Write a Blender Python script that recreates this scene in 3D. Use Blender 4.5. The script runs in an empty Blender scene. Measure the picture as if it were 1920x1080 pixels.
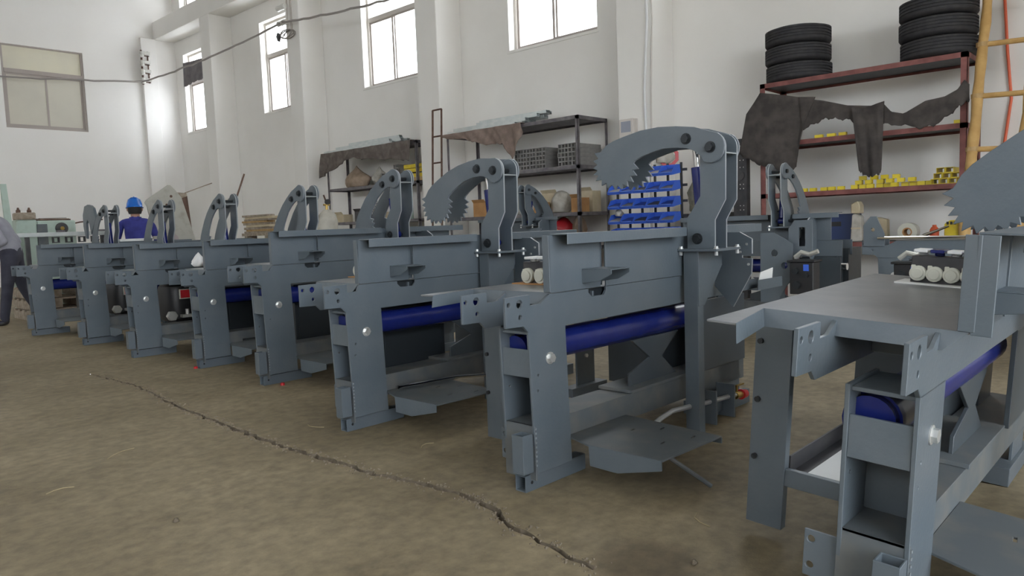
import bpy, bmesh, math, random
from mathutils import Vector, Matrix
from mathutils.geometry import tessellate_polygon
random.seed(7)
S = bpy.context.scene
COL = S.collection
R = math.radians

# ------------------------------------------------------------------ camera
def add_camera():
    yaw, pitch, roll = R(42.985), R(4.794), R(-2.122)
    f = Vector((math.cos(yaw)*math.cos(pitch), math.sin(yaw)*math.cos(pitch), -math.sin(pitch)))
    r = Vector((math.sin(yaw), -math.cos(yaw), 0)); u = r.cross(f)
    c, s = math.cos(roll), math.sin(roll)
    r2, u2 = r*c + u*s, u*c - r*s
    cam = bpy.data.cameras.new('camera'); cam.sensor_width = 36; cam.lens = 1397/1920*36
    cam.clip_start = .05; cam.clip_end = 300
    o = bpy.data.objects.new('camera', cam); COL.objects.link(o)
    m = Matrix((r2, u2, -f)).transposed().to_4x4(); m.translation = Vector((0, 0, 1.2))
    o.matrix_world = m; S.camera = o
add_camera()

# ------------------------------------------------------------------ world, light, exposure
W = bpy.data.worlds.new('sky'); S.world = W; W.use_nodes = True
bg = W.node_tree.nodes['Background']; bg.inputs[0].default_value = (.90, .95, 1, 1); bg.inputs[1].default_value = 2.6
S.view_settings.view_transform = 'Standard'; S.view_settings.look = 'None'
S.view_settings.exposure = 1.70; S.view_settings.gamma = 1; S.view_settings.use_curve_mapping = False

# ------------------------------------------------------------------ materials
def mat(name, col, rough=.5, metal=0., col2=None, scale=8., bump=0., detail=6., spec=.5, coord='Object', lo=.38, hi=.66, bscale=None):
    m = bpy.data.materials.new(name); m.use_nodes = True
    nt = m.node_tree; b = nt.nodes['Principled BSDF']
    b.inputs['Base Color'].default_value = (*col, 1); b.inputs['Roughness'].default_value = rough
    b.inputs['Metallic'].default_value = metal; b.inputs['Specular IOR Level'].default_value = spec
    if col2 or bump:
        tc = nt.nodes.new('ShaderNodeTexCoord'); n = nt.nodes.new('ShaderNodeTexNoise')
        n.inputs['Scale'].default_value = scale; n.inputs['Detail'].default_value = detail
        nt.links.new(tc.outputs[coord], n.inputs['Vector'])
        if col2:
            cr = nt.nodes.new('ShaderNodeValToRGB')
            cr.color_ramp.elements[0].position = lo; cr.color_ramp.elements[0].color = (*col, 1)
            cr.color_ramp.elements[1].position = hi; cr.color_ramp.elements[1].color = (*col2, 1)
            nt.links.new(n.outputs['Fac'], cr.inputs['Fac']); nt.links.new(cr.outputs[0], b.inputs['Base Color'])
        if bump:
            n2 = n
            if bscale:
                n2 = nt.nodes.new('ShaderNodeTexNoise'); n2.inputs['Scale'].default_value = bscale; n2.inputs['Detail'].default_value = 8
                nt.links.new(tc.outputs[coord], n2.inputs['Vector'])
            bp = nt.nodes.new('ShaderNodeBump'); bp.inputs['Strength'].default_value = bump; bp.inputs['Distance'].default_value = .02
            nt.links.new(n2.outputs['Fac'], bp.inputs['Height']); nt.links.new(bp.outputs[0], b.inputs['Normal'])
    return m
PAINT = mat('grey_blue_paint', (.098, .122, .143), .36, .0, (.116, .138, .158), 5, .06, bscale=60)
PAINTD = mat('deck_sheet', (.15, .16, .175), .30, .0, (.22, .225, .23), 6, .05, bscale=30, lo=.35, hi=.75)
SHADEP = mat('shade_dark_slate', (.016, .021, .026), .45)  # near-black colour stands in for shade under the beam and in the notch
SHELL = mat('shade_darkened_slate', (.050, .062, .073), .42, 0, (.06, .072, .083), 5)  # shade around the rear tank and saddle is put into this colour
DUSTY = mat('dusty_paint', (.105, .12, .13), .5, 0, (.17, .165, .15), 7, .05, lo=.45, hi=.8)
BOLTD = mat('black_oxide_steel', (.035, .04, .045), .45, .6)
ZINC = mat('zinc_bolt', (.72, .73, .72), .3, .7)
CHROME = mat('chrome', (.8, .8, .8), .12, 1)
BLUE = mat('blue_enamel', (.008, .015, .125), .26, 0, (.011, .02, .15), 10)
EDGE = mat('pale_plate_edge', (.36, .39, .41), .35, .2)  # edge faces of the plates, paler than their sides
EDGEA = mat('pale_arm_edge', (.22, .245, .27), .38, .1)
WELD = mat('weld_bead', (.19, .215, .235), .4, .2)
BLACK = mat('black_plastic', (.018, .018, .02), .42)
BLACKM = mat('black_steel', (.045, .045, .05), .5, .2, (.07, .068, .07), 9)
RED = mat('red_plastic', (.55, .02, .03), .4)
YEL = mat('yellow_paint', (.78, .62, .03), .45, 0, (.68, .50, .03), 12)
BRASS = mat('brass', (.55, .38, .12), .3, 1)
ALU = mat('cast_alloy', (.62, .62, .58), .38, .6)
CAPW = mat('cream_spool_cap', (.66, .66, .58), .4)
HOSE = mat('grey_hose', (.42, .43, .44), .3, .3)
PLASTER = mat('white_plaster', (.86, .842, .81), .85, 0, (.78, .76, .72), .55, .12, 8, lo=.35, hi=.75, bscale=4)
PLASTER2 = mat('white_plaster_gable', (.90, .885, .865), .85, 0, (.83, .805, .765), .35, .12, 8, lo=.35, hi=.75, bscale=4)
STAIN = mat('damp_stain', (.42, .39, .36), .9)
CEIL = mat('ceiling_board', (.62, .61, .6), .9)
FRAME = mat('window_frame', (.42, .37, .34), .5)
FRAMEW = mat('window_frame_cream', (.62, .58, .54), .5)
RACK = mat('rack_steel', (.13, .12, .135), .5, .3, (.21, .195, .2), 9)
RACKR = mat('red_oxide_rack', (.17, .055, .05), .6, 0, (.25, .09, .08), 8)
TUBE = mat('galvanised_tube', (.55, .60, .60), .35, .5, (.66, .69, .68), 6)
TUBED = mat('bare_square_tube', (.24, .235, .23), .5, .3, (.30, .29, .28), 9)
HOLLOW = mat('tube_bore', (.012, .012, .014), .8)
CLOTHB = mat('brown_cloth', (.20, .15, .125), .9, 0, (.27, .205, .175), 9, .3)
CLOTHG = mat('grey_brown_cloth', (.115, .095, .085), .95, 0, (.175, .15, .135), 8, .3)
CLOTHD = mat('dark_felt', (.050, .044, .042), .97, 0, (.085, .074, .068), 7, .4)
RUBBER = mat('tyre_rubber', (.022, .022, .026), .75, 0, (.04, .038, .04), 14, .15)
CARD = mat('cardboard', (.42, .22, .09), .85, 0, (.5, .28, .12), 6)
CARDP = mat('pale_cardboard', (.50, .42, .28), .85, 0, (.58, .5, .36), 6)
BAGC = mat('clear_bag', (.50, .48, .43), .35, 0, (.36, .33, .28), 9, .3)
BAGP = mat('paper_sack', (.36, .27, .2), .8, 0, (.27, .2, .14), 12, .3)
WHITEP = mat('white_plastic', (.78, .79, .80), .4)
BINB = mat('blue_bin_plastic', (.045, .125, .60), .38, 0, (.055, .15, .66), 5)
BAMBOO = mat('bamboo', (.48, .29, .10), .5, 0, (.58, .37, .14), 7, .1)
ORANGE = mat('orange_rubber', (.75, .13, .05), .5)
WOODG = mat('grey_timber', (.26, .21, .16), .85, 0, (.4, .34, .27), 14, .2)
WOODO = mat('ochre_timber', (.40, .25, .10), .8, 0, (.48, .33, .16), 14, .2)
GREENM = mat('pale_green_enamel', (.42, .52, .46), .45, 0, (.34, .40, .34), 6, .05, lo=.5, hi=.75)
PLATEG = mat('pale_grey_guard', (.42, .41, .36), .6, 0, (.33, .31, .26), 8, lo=.5, hi=.75)
RUST = mat('rusty_steel', (.10, .055, .04), .8, .2, (.16, .10, .075), 12)
WIREM = mat('cable_sheath', (.30, .275, .255), .6)
CERAM = mat('white_ceramic', (.72, .71, .67), .25)
SKIN = mat('skin', (.42, .23, .16), .6)
DENIM = mat('blue_workwear', (.030, .035, .20), .85, 0, (.045, .05, .27), 10, .2)
GREYJ = mat('grey_jacket', (.25, .25, .29), .8, 0, (.32, .32, .36), 7, .2)
TROUS = mat('dark_trousers', (.03, .032, .05), .85, 0, (.05, .05, .07), 7, .2)
HAIR = mat('black_hair', (.012, .01, .01), .7)
HELM = mat('blue_helmet', (.01, .13, .52), .25)
PAPER = mat('white_paper', (.78, .79, .78), .8)
PINK = mat('dusty_pink_steel', (.40, .34, .34), .5, .2)
BANDY = mat('yellow_piping', (.7, .62, .3), .7)

def glass_mat():
    m = bpy.data.materials.new('window_glass'); m.use_nodes = True; nt = m.node_tree
    nt.nodes.remove(nt.nodes['Principled BSDF']); out = nt.nodes['Material Output']
    t = nt.nodes.new('ShaderNodeBsdfTransparent'); g = nt.nodes.new('ShaderNodeBsdfGlossy'); g.inputs['Roughness'].default_value = .03
    mx = nt.nodes.new('ShaderNodeMixShader'); mx.inputs[0].default_value = .07
    nt.links.new(t.outputs[0], mx.inputs[1]); nt.links.new(g.outputs[0], mx.inputs[2]); nt.links.new(mx.outputs[0], out.inputs[0])
    return m
GLASS = glass_mat()
FROST = mat('cream_view_pane', (.66, .63, .54), .25, 0, (.60, .575, .50), .8)  # cream room beyond the glass is painted into the pane colour
PANEHI = mat('bright_view_pane', (.76, .72, .57), .25, 0, (.68, .645, .54), .8)  # upper pane, its extra brightness painted into the colour

def floor_mat():
    m = bpy.data.materials.new('worn_concrete'); m.use_nodes = True; nt = m.node_tree; b = nt.nodes['Principled BSDF']
    tc = nt.nodes.new('ShaderNodeTexCoord')
    def noise(s, d=8, r=.6):
        n = nt.nodes.new('ShaderNodeTexNoise'); n.inputs['Scale'].default_value = s; n.inputs['Detail'].default_value = d; n.inputs['Roughness'].default_value = r
        nt.links.new(tc.outputs['Object'], n.inputs['Vector']); return n
    def ramp(n, a, ca, c, cc):
        r = nt.nodes.new('ShaderNodeValToRGB'); e = r.color_ramp.elements
        e[0].position = a; e[0].color = (*ca, 1); e[1].position = c; e[1].color = (*cc, 1)
        nt.links.new(n.outputs['Fac'], r.inputs['Fac']); return r
    r1 = ramp(noise(.9), .34, (.22, .178, .110), .68, (.345, .285, .188))
    r2 = ramp(noise(14), .35, (.72, .72, .72), .65, (1.1, 1.09, 1.06))
    r3 = ramp(noise(2.2, 5, .7), .55, (1, 1, 1), .78, (.62, .60, .58))
    def mul(a, c):
        x = nt.nodes.new('ShaderNodeMixRGB'); x.blend_type = 'MULTIPLY'; x.inputs[0].default_value = 1
        nt.links.new(a.outputs[0], x.inputs[1]); nt.links.new(c.outputs[0], x.inputs[2]); return x
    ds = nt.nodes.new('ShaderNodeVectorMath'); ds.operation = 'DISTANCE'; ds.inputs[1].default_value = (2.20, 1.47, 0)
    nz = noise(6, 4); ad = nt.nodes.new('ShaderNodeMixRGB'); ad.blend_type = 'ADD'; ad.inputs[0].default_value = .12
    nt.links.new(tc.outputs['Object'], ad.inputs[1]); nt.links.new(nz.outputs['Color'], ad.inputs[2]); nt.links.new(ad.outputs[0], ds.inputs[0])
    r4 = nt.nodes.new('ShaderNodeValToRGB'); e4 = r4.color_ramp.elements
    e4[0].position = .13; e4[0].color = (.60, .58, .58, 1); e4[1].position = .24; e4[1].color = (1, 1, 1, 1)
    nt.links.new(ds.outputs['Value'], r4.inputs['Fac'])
    c = mul(mul(mul(r1, r2), r3), r4); nt.links.new(c.outputs[0], b.inputs['Base Color'])
    b.inputs['Roughness'].default_value = .62
    bp = nt.nodes.new('ShaderNodeBump'); bp.inputs['Strength'].default_value = .22; bp.inputs['Distance'].default_value = .012
    nt.links.new(noise(70, 10, .7).outputs['Fac'], bp.inputs['Height']); nt.links.new(bp.outputs[0], b.inputs['Normal'])
    return m
FLOORM = floor_mat()
CRACKM = mat('crack_rubble', (.10, .08, .055), .95, 0, (.16, .13, .095), 30, .5)

# ------------------------------------------------------------------ mesh builder
class MB:
    def __init__(s): s.v = []; s.f = []; s.m = []; s.cur = 0
    def add(s, vs, fs):
        n = len(s.v); s.v += [tuple(p) for p in vs]; s.f += [tuple(i+n for i in q) for q in fs]; s.m += [s.cur]*len(fs); return s
    def mi(s, k): s.cur = k; return s
    def box(s, x0, x1, y0, y1, z0, z1):
        return s.add([(x0,y0,z0),(x1,y0,z0),(x1,y1,z0),(x0,y1,z0),(x0,y0,z1),(x1,y0,z1),(x1,y1,z1),(x0,y1,z1)],
                     [(0,3,2,1),(4,5,6,7),(0,1,5,4),(1,2,6,5),(2,3,7,6),(3,0,4,7)])
    def prism(s, poly, ax, a, b, holes=(), edge=None):
        n0 = len(s.f)
        loops = [list(poly)] + [list(h) for h in holes]
        flat = [p for l in loops for p in l]; n = len(flat)
        mk = {'x': lambda p, t: (t, p[0], p[1]), 'y': lambda p, t: (p[0], t, p[1]), 'z': lambda p, t: (p[0], p[1], t)}[ax]
        tris = tessellate_polygon([[Vector((p[0], p[1], 0)) for p in l] for l in loops])
        vs = [mk(p, a) for p in flat] + [mk(p, b) for p in flat]
        if not holes and len(poly) <= 4:
            fs = [tuple(range(n)), tuple(reversed(range(n, 2*n)))]
        else:
            fs = [tuple(t) for t in tris] + [tuple(i+n for i in reversed(t)) for t in tris]
        o = 0
        for l in loops:
            k = len(l)
            for i in range(k): fs.append((o+i, o+(i+1) % k, n+o+(i+1) % k, n+o+i))
            o += k
        s.add(vs, fs)
        if edge is not None:
            for i in range(n0+len(fs)-n, n0+len(fs)): s.m[i] = edge
        return s
    def cyl(s, p, q, r, n=12, r2=None, cap=True):
        p, q = Vector(p), Vector(q); d = (q-p).normalized(); r2 = r if r2 is None else r2
        a = d.cross(Vector((0, 0, 1)) if abs(d.z) < .9 else Vector((1, 0, 0))).normalized(); b = d.cross(a)
        vs = [p+(a*math.cos(t)+b*math.sin(t))*r for t in [2*math.pi*i/n for i in range(n)]] + [q+(a*math.cos(t)+b*math.sin(t))*r2 for t in [2*math.pi*i/n for i in range(n)]]
        fs = [(i, (i+1) % n, n+(i+1) % n, n+i) for i in range(n)]
        if cap: fs += [tuple(reversed(range(n))), tuple(range(n, 2*n))]
        return s.add(vs, fs)
    def tube(s, pts, r, n=8):
        pts = [Vector(p) for p in pts]; k = len(pts); vs = []; fs = []
        up = None
        for i, p in enumerate(pts):
            d = (pts[min(i+1, k-1)]-pts[max(i-1, 0)]).normalized()
            if up is None: up = d.cross(Vector((0, 0, 1)) if abs(d.z) < .9 else Vector((1, 0, 0))).normalized()
            a = (up - d*up.dot(d)).normalized(); up = a; b = d.cross(a)
            rr = r[i] if isinstance(r, (list, tuple)) else r
            vs += [p+(a*math.cos(2*math.pi*j/n)+b*math.sin(2*math.pi*j/n))*rr for j in range(n)]
        for i in range(k-1):
            for j in range(n): fs.append((i*n+j, i*n+(j+1) % n, (i+1)*n+(j+1) % n, (i+1)*n+j))
        fs += [tuple(reversed(range(n))), tuple(range((k-1)*n, k*n))]
        return s.add(vs, fs)
    def lathe(s, prof, o=(0,0,0), n=24, ax='z', closed=False):
        k = len(prof); vs = []; fs = []
        for i in range(n):
            t = 2*math.pi*i/n; c, q = math.cos(t), math.sin(t)
            for r, h in prof:
                p = {'z': (r*c, r*q, h), 'x': (h, r*c, r*q), 'y': (r*c, h, r*q)}[ax]
                vs.append((p[0]+o[0], p[1]+o[1], p[2]+o[2]))
        kk = k if closed else k-1
        for i in range(n):
            for j in range(kk):
                fs.append((i*k+j, ((i+1) % n)*k+j, ((i+1) % n)*k+(j+1) % k, i*k+(j+1) % k))
        return s.add(vs, fs)
    def sqtube(s, p, w, h, L, ax, t=.006):
        "hollow rectangular tube from corner p, size w x h in the section, length L along ax"
        x, y, z = p
        if ax == 'x':
            out = [(y, z), (y+w, z), (y+w, z+h), (y, z+h)]; inn = [(y+t, z+t), (y+w-t, z+t), (y+w-t, z+h-t), (y+t, z+h-t)]; return s.prism(out, 'x', x, x+L, [inn])
        if ax == 'y':
            out = [(x, z), (x+w, z), (x+w, z+h), (x, z+h)]; inn = [(x+t, z+t), (x+w-t, z+t), (x+w-t, z+h-t), (x+t, z+h-t)]; return s.prism(out, 'y', y, y+L, [inn])
        out = [(x, y), (x+w, y), (x+w, y+h), (x, y+h)]; inn = [(x+t, y+t), (x+w-t, y+t), (x+w-t, y+h-t), (x+t, y+h-t)]; return s.prism(out, 'z', z, z+L, [inn])
    def mesh(s, name, mats, smooth=True, bevel=0, ang=32):
        me = bpy.data.meshes.new(name); me.from_pydata(s.v, [], s.f)
        if not isinstance(mats, (list, tuple)): mats = [mats]
        for m in mats: me.materials.append(m)
        if len(mats) > 1: me.polygons.foreach_set('material_index', s.m)
        bm = bmesh.new(); bm.from_mesh(me); bmesh.ops.recalc_face_normals(bm, faces=bm.faces)
        if bevel:
            es = [e for e in bm.edges if len(e.link_faces) == 2 and e.calc_face_angle(0) > R(50)]
            bmesh.ops.bevel(bm, geom=es, offset=bevel, segments=1, affect='EDGES', clamp_overlap=True)
        bm.to_mesh(me); bm.free()
        if smooth: me.shade_smooth(); me.set_sharp_from_angle(angle=R(ang))
        return me
    def build(s, name, mats, parent=None, loc=(0,0,0), rz=0, **k):
        return link(name, s.mesh(name, mats, **k), parent, loc, rz)
def link(name, me, parent=None, loc=(0,0,0), rz=0):
    o = bpy.data.objects.new(name, me); COL.objects.link(o); o.location = loc; o.rotation_euler = (0, 0, rz)
    if parent: o.parent = parent
    return o
def tag(o, label=None, cat=None, group=None, kind=None):
    if label: o['label'] = label
    if cat: o['category'] = cat
    if group: o['group'] = group
    if kind: o['kind'] = kind
    return o
def thing(name, label, cat, loc=(0,0,0), rz=0, group=None):
    o = bpy.data.objects.new(name, None); COL.objects.link(o); o.empty_display_size = .1
    o.location = loc; o.rotation_euler = (0, 0, rz); return tag(o, label, cat, group)
def struct(name, mb, m, parent=None, **k):
    o = mb.build(name, m, parent, **k)
    if parent is None: o['kind'] = 'structure'
    return o
def copy_tree(o, parent=None):
    c = o.copy(); COL.objects.link(c)
    if parent: c.parent = parent
    for ch in list(o.children): copy_tree(ch, c)
    return c
def circ(x, y, r, n=12): return [(x+r*math.cos(2*math.pi*i/n), y+r*math.sin(2*math.pi*i/n)) for i in range(n)]
def arc(x, y, r, a0, a1, n=8): return [(x+r*math.cos(R(a0+(a1-a0)*i/n)), y+r*math.sin(R(a0+(a1-a0)*i/n))) for i in range(n+1)]
def hexbolt(mb, p, axis, r=.018, h=.014, washer=True):
    p = Vector(p); a = Vector(axis)
    if washer: mb.cyl(p, p+a*.004, r*1.35, 14); p = p+a*.004
    mb.cyl(p, p+a*h, r, 6); return mb

# ------------------------------------------------------------------ the setting
XW, XF, YB = 10.85, 10.18, 24.65
ZC = 10.6
def build_floor():
    crack = [(2.262,7.36),(2.30,6.39),(2.17,5.19),(2.14,4.51),(2.125,3.97),(2.118,3.56),(2.155,3.26),(2.14,2.97),(2.195,2.71),(2.21,2.40),(2.19,2.21),(2.105,2.05),(2.07,1.87),(2.03,1.70),(2.0,1.52)]
    rnd = random.Random(3); fine = []
    for i in range(len(crack)-1):
        (x0, y0), (x1, y1) = crack[i], crack[i+1]; n = max(2, int(abs(y1-y0)/.045))
        for j in range(n):
            t = j/n; fine.append((x0+(x1-x0)*t+rnd.uniform(-.013, .013), y0+(y1-y0)*t))
    fine.append(crack[-1]); n = len(fine)
    wd = [.003+(.007+.016*(i/n)**1.5)*math.sin(math.pi*min(1, .06+.90*i/n))**.5*rnd.uniform(.35, 1.25) for i in range(n)]
    left = [(x-w, y) for (x, y), w in zip(fine, wd)]; right = [(x+w, y) for (x, y), w in zip(fine, wd)]
    hole = left + right[::-1]
    outer = [(-45, -45), (14, -45), (14, 30), (-45, 30)]
    tris = tessellate_polygon([[Vector((*p, 0)) for p in outer], [Vector((*p, 0)) for p in hole]])
    mb = MB(); flat = outer+hole
    mb.add([(x, y, 0) for x, y in flat], [tuple(t) for t in tris])
    me = mb.mesh('floor', FLOORM, smooth=False)
    for p in me.polygons:
        if p.normal.z < 0: p.flip()
    o = link('floor', me); o['kind'] = 'structure'
    # the crack's own sides, bottom and crumbled lips
    g = MB()
    vs = []; fs = []
    for (a, b, w) in zip(left, right, wd):
        m_ = ((a[0]+b[0])/2, a[1]); vs += [(a[0]-.001, a[1], .001), (m_[0], m_[1], -.03), (b[0]+.001, b[1], .001)]
    for i in range(n-1): fs += [(3*i, 3*i+1, 3*i+4, 3*i+3), (3*i+1, 3*i+2, 3*i+5, 3*i+4)]
    g.add(vs, fs)
    link('floor_crack', g.mesh('floor_crack', CRACKM, smooth=False), o)
    cr = MB()
    for i in range(900):
        k = int(n*rnd.random()**.75); x, y = fine[k]; sd = rnd.choice((-1, 1)); s_ = rnd.uniform(.003, .011)
        x += sd*(wd[k]+abs(rnd.gauss(0, .022))); y += rnd.uniform(-.02, .02)
        cr.add([(x-s_, y-s_*.8, 0), (x+s_, y-s_*.5, 0), (x+s_*.3, y+s_, 0), (x+rnd.uniform(-.3, .3)*s_, y, s_*rnd.uniform(.5, .9))], [(0,1,3),(1,2,3),(2,0,3)])
    q = cr.build('crack_rubble', mat('crumbled_concrete', (.20, .165, .12), .95), o, smooth=False); q['kind'] = 'stuff'
build_floor()

WINS = [(3.05, 5.05), (7.86, 9.95), (12.64, 14.62), (17.25, 19.27), (22.05, 24.1)]
def wall_with_holes(name, poly, ax, a, b, holes, m):
    return struct(name, MB().prism(poly, ax, a, b, holes), m, smooth=False)
UPW = [(y0, y1) for y0, y1 in WINS]
hl = [[(y0, 4.55), (y1, 4.55), (y1, 7.0), (y0, 7.0)] for y0, y1 in WINS] + [[(y0, 8.42), (y1, 8.42), (y1, 9.6), (y0, 9.6)] for y0, y1 in UPW]
wall_with_holes('wall_right', [(-7, -.05), (YB+.4, -.05), (YB+.4, ZC), (-7, ZC)], 'x', XW, XW+.34, hl, PLASTER)
wall_with_holes('wall_back', [(-9, -.05), (XW, -.05), (XW, ZC), (-9, ZC)], 'y', YB, YB+.34, [[(5.98, 4.46), (8.08, 4.46), (8.08, 6.78), (5.98, 6.78)]], PLASTER2)
# wall on the far side of the hall (behind the camera's left) unseen, its window row sized to balance the light, and the ceiling
lw = [[(y0, 4.55), (y0+2.1, 4.55), (y0+2.1, 7.1), (y0, 7.1)] for y0 in (-4.5, .2, 4.9, 9.6, 14.3, 19.0)]
wall_with_holes('wall_left', [(-7, -.05), (YB+.4, -.05), (YB+.4, ZC), (-7, ZC)], 'x', -9.34, -9.0, lw, PLASTER)
wall_with_holes('wall_front', [(-9, -.05), (XW+.34, -.05), (XW+.34, ZC), (-9, ZC)], 'y', -7.3, -7.0, [[(-5.5, .02), (4.0, .02), (4.0, 6.5), (-5.5, 6.5)]], PLASTER)  # unseen end wall; door opening shaped to steer daylight onto the machines
struct('ceiling', MB().box(-9.4, XW+.4, -7, YB+.4, ZC, ZC+.15), CEIL, smooth=False)
tn = 1
for y0, y1 in ((6.37, 7.0), (11.28, 11.92), (16.21, 16.80), (20.83, 21.42)):
    struct('trim_%d' % tn, MB().box(XF, XW-.001, y0, y1, 0, 7.48), PLASTER, bevel=.012); tn += 1
struct('trim_%d' % tn, MB().box(XF, XW-.001, -6.9, YB-.001, 7.48, 8.02), PLASTER, bevel=.012); tn += 1
struct('trim_%d' % tn, MB().box(9.74, 10.20, YB-.12, YB-.001, 0, 7.479), PLASTER2, bevel=.01); tn += 1
# damp stains where the beam meets the gable
# windows in the long wall
def window(idx, y0, y1, z0, z1, ztr=None, mull=.5):
    w = MB(); x0, x1 = XW+.17, XW+.23; t = .055
    w.box(x0, x1, y0, y1, z0, z0+t); w.box(x0, x1, y0, y1, z1-t, z1); w.box(x0, x1, y0, y0+t, z0+t, z1-t); w.box(x0, x1, y1-t, y1, z0+t, z1-t)
    o = w.build('window_%d' % idx, FRAMEW, bevel=.004); o['kind'] = 'structure'
    if ztr: MB().box(x0+.005, x1-.005, y0+t, y1-t, ztr-.05, ztr+.05).build('transom', FRAMEW, o, bevel=.004)
    zt = ztr-.05 if ztr else z1-t
    ym = y0+(y1-y0)*mull
    for k, (a, b, xx) in enumerate(((y0+t, ym+.05, x0+.006), (ym-.05, y1-t, x0+.034))):
        f = MB(); s_ = .045
        f.box(xx, xx+.024, a, a+s_, z0+t, zt); f.box(xx, xx+.024, b-s_, b, z0+t, zt); f.box(xx, xx+.024, a+s_, b-s_, z0+t, z0+t+s_); f.box(xx, xx+.024, a+s_, b-s_, zt-s_, zt)
        so = f.build('sash', FRAME, o)
        MB().box(xx+.009, xx+.014, a+s_, b-s_, z0+t+s_, zt-s_).build('pane', GLASS, so, smooth=False)
    if ztr: MB().box(x0+.02, x0+.026, y0+t, y1-t, ztr+.05, z1-t).build('pane', GLASS, o, smooth=False)
    MB().prism([(y0-.04, z0-.05), (y1+.05, z0-.05), (y1+.02, z0), (y0-.0, z0)], 'x', XW-.02, XW+.17).build('sill', PLASTER, o)
    return o
wi = 1
for (y0, y1) in WINS[1:] + WINS[:1]:
    window(wi, y0, y1, 4.55, 7.0, 6.12, .52); wi += 1
for (y0, y1) in UPW:
    window(wi, y0, y1, 8.42, 9.6, None, .5); wi += 1
def gable_window(idx):
    x0, x1, z0, z1, zt = 5.98, 8.08, 4.46, 6.78, 6.05; y = YB+.03; t = .06
    w = MB(); w.box(x0, x1, y, y+.07, z0, z0+t); w.box(x0, x1, y, y+.07, z1-t*.6, z1); w.box(x0, x0+t, y, y+.07, z0+t, z1-.036); w.box(x1-t, x1, y, y+.07, z0+t, z1-.036)
    o = w.build('window_%d' % idx, FRAME, bevel=.004); o['kind'] = 'structure'
    MB().box(x0+t, x1-t, y-.015, y+.06, zt-.06, zt+.06).build('transom', FRAME, o, bevel=.004)
    MB().box(x0+t, x1-t, y+.045, y+.055, zt+.06, z1-.036).build('pane', PANEHI, o, smooth=False)
    xm = (x0+x1)/2
    for k, (a, b, yy) in enumerate(((x0+t, xm+.06, y+.012), (xm-.06, x1-t, y+.040))):
        f = MB(); s_ = .05
        f.box(a, a+s_, yy, yy+.024, z0+t, zt-.06); f.box(b-s_, b, yy, yy+.024, z0+t, zt-.06); f.box(a+s_, b-s_, yy, yy+.024, z0+t, z0+t+s_); f.box(a+s_, b-s_, yy, yy+.024, zt-.06-s_, zt-.06)
        so = f.build('sash', FRAME, o)
        MB().box(a+s_, b-s_, yy+.010, yy+.015, z0+t+s_, zt-.06-s_).build('pane', FROST, so, smooth=False)
gable_window(wi)

# ------------------------------------------------------------------ the machines
ARM = [(0.033,0.078),(0.13,0.076),(0.239,0.054),(0.348,0.023),(0.456,-0.023),(0.563,-0.087),(0.623,-0.127),(0.662,-0.163),(0.682,-0.196),(0.693,-0.211),(0.733,-0.228),(0.693,-0.25),(0.728,-0.275),(0.689,-0.286),(0.716,-0.317),(0.678,-0.318),(0.70,-0.352),(0.664,-0.345),(0.672,-0.381),(0.63,-0.362),(0.622,-0.396),(0.592,-0.371),(0.574,-0.398),(0.549,-0.368),(0.52,-0.391),(0.509,-0.36),(0.476,-0.374),(0.479,-0.342),(0.439,-0.348),(0.457,-0.316),(0.412,-0.312),(0.444,-0.285),(0.402,-0.27),(0.437,-0.248),(0.401,-0.231),(0.445,-0.209),(0.44,-0.194),(0.398,-0.157),(0.347,-0.123),(0.282,-0.083),(0.201,-0.056),(0.135,-0.043),(0.09,-0.042),(0.036,-0.06)] + [(.082*math.cos(R(a)), .082*math.sin(R(a))) for a in range(-80, -275, -15)]
COLPL = [(-.055,0),(-.058,.170),(-.138,.284),(-.140,.50)] + [(-.212+.078*math.cos(R(a)), .538+.078*math.sin(R(a))) for a in range(10, 190, 15)] + [(-.290,.538),(-.285,.26),(-.223,.154),(-.221,0)]
CACHE = {}
def cm(key, fn):
    if key not in CACHE: CACHE[key] = fn()
    return CACHE[key]

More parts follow.
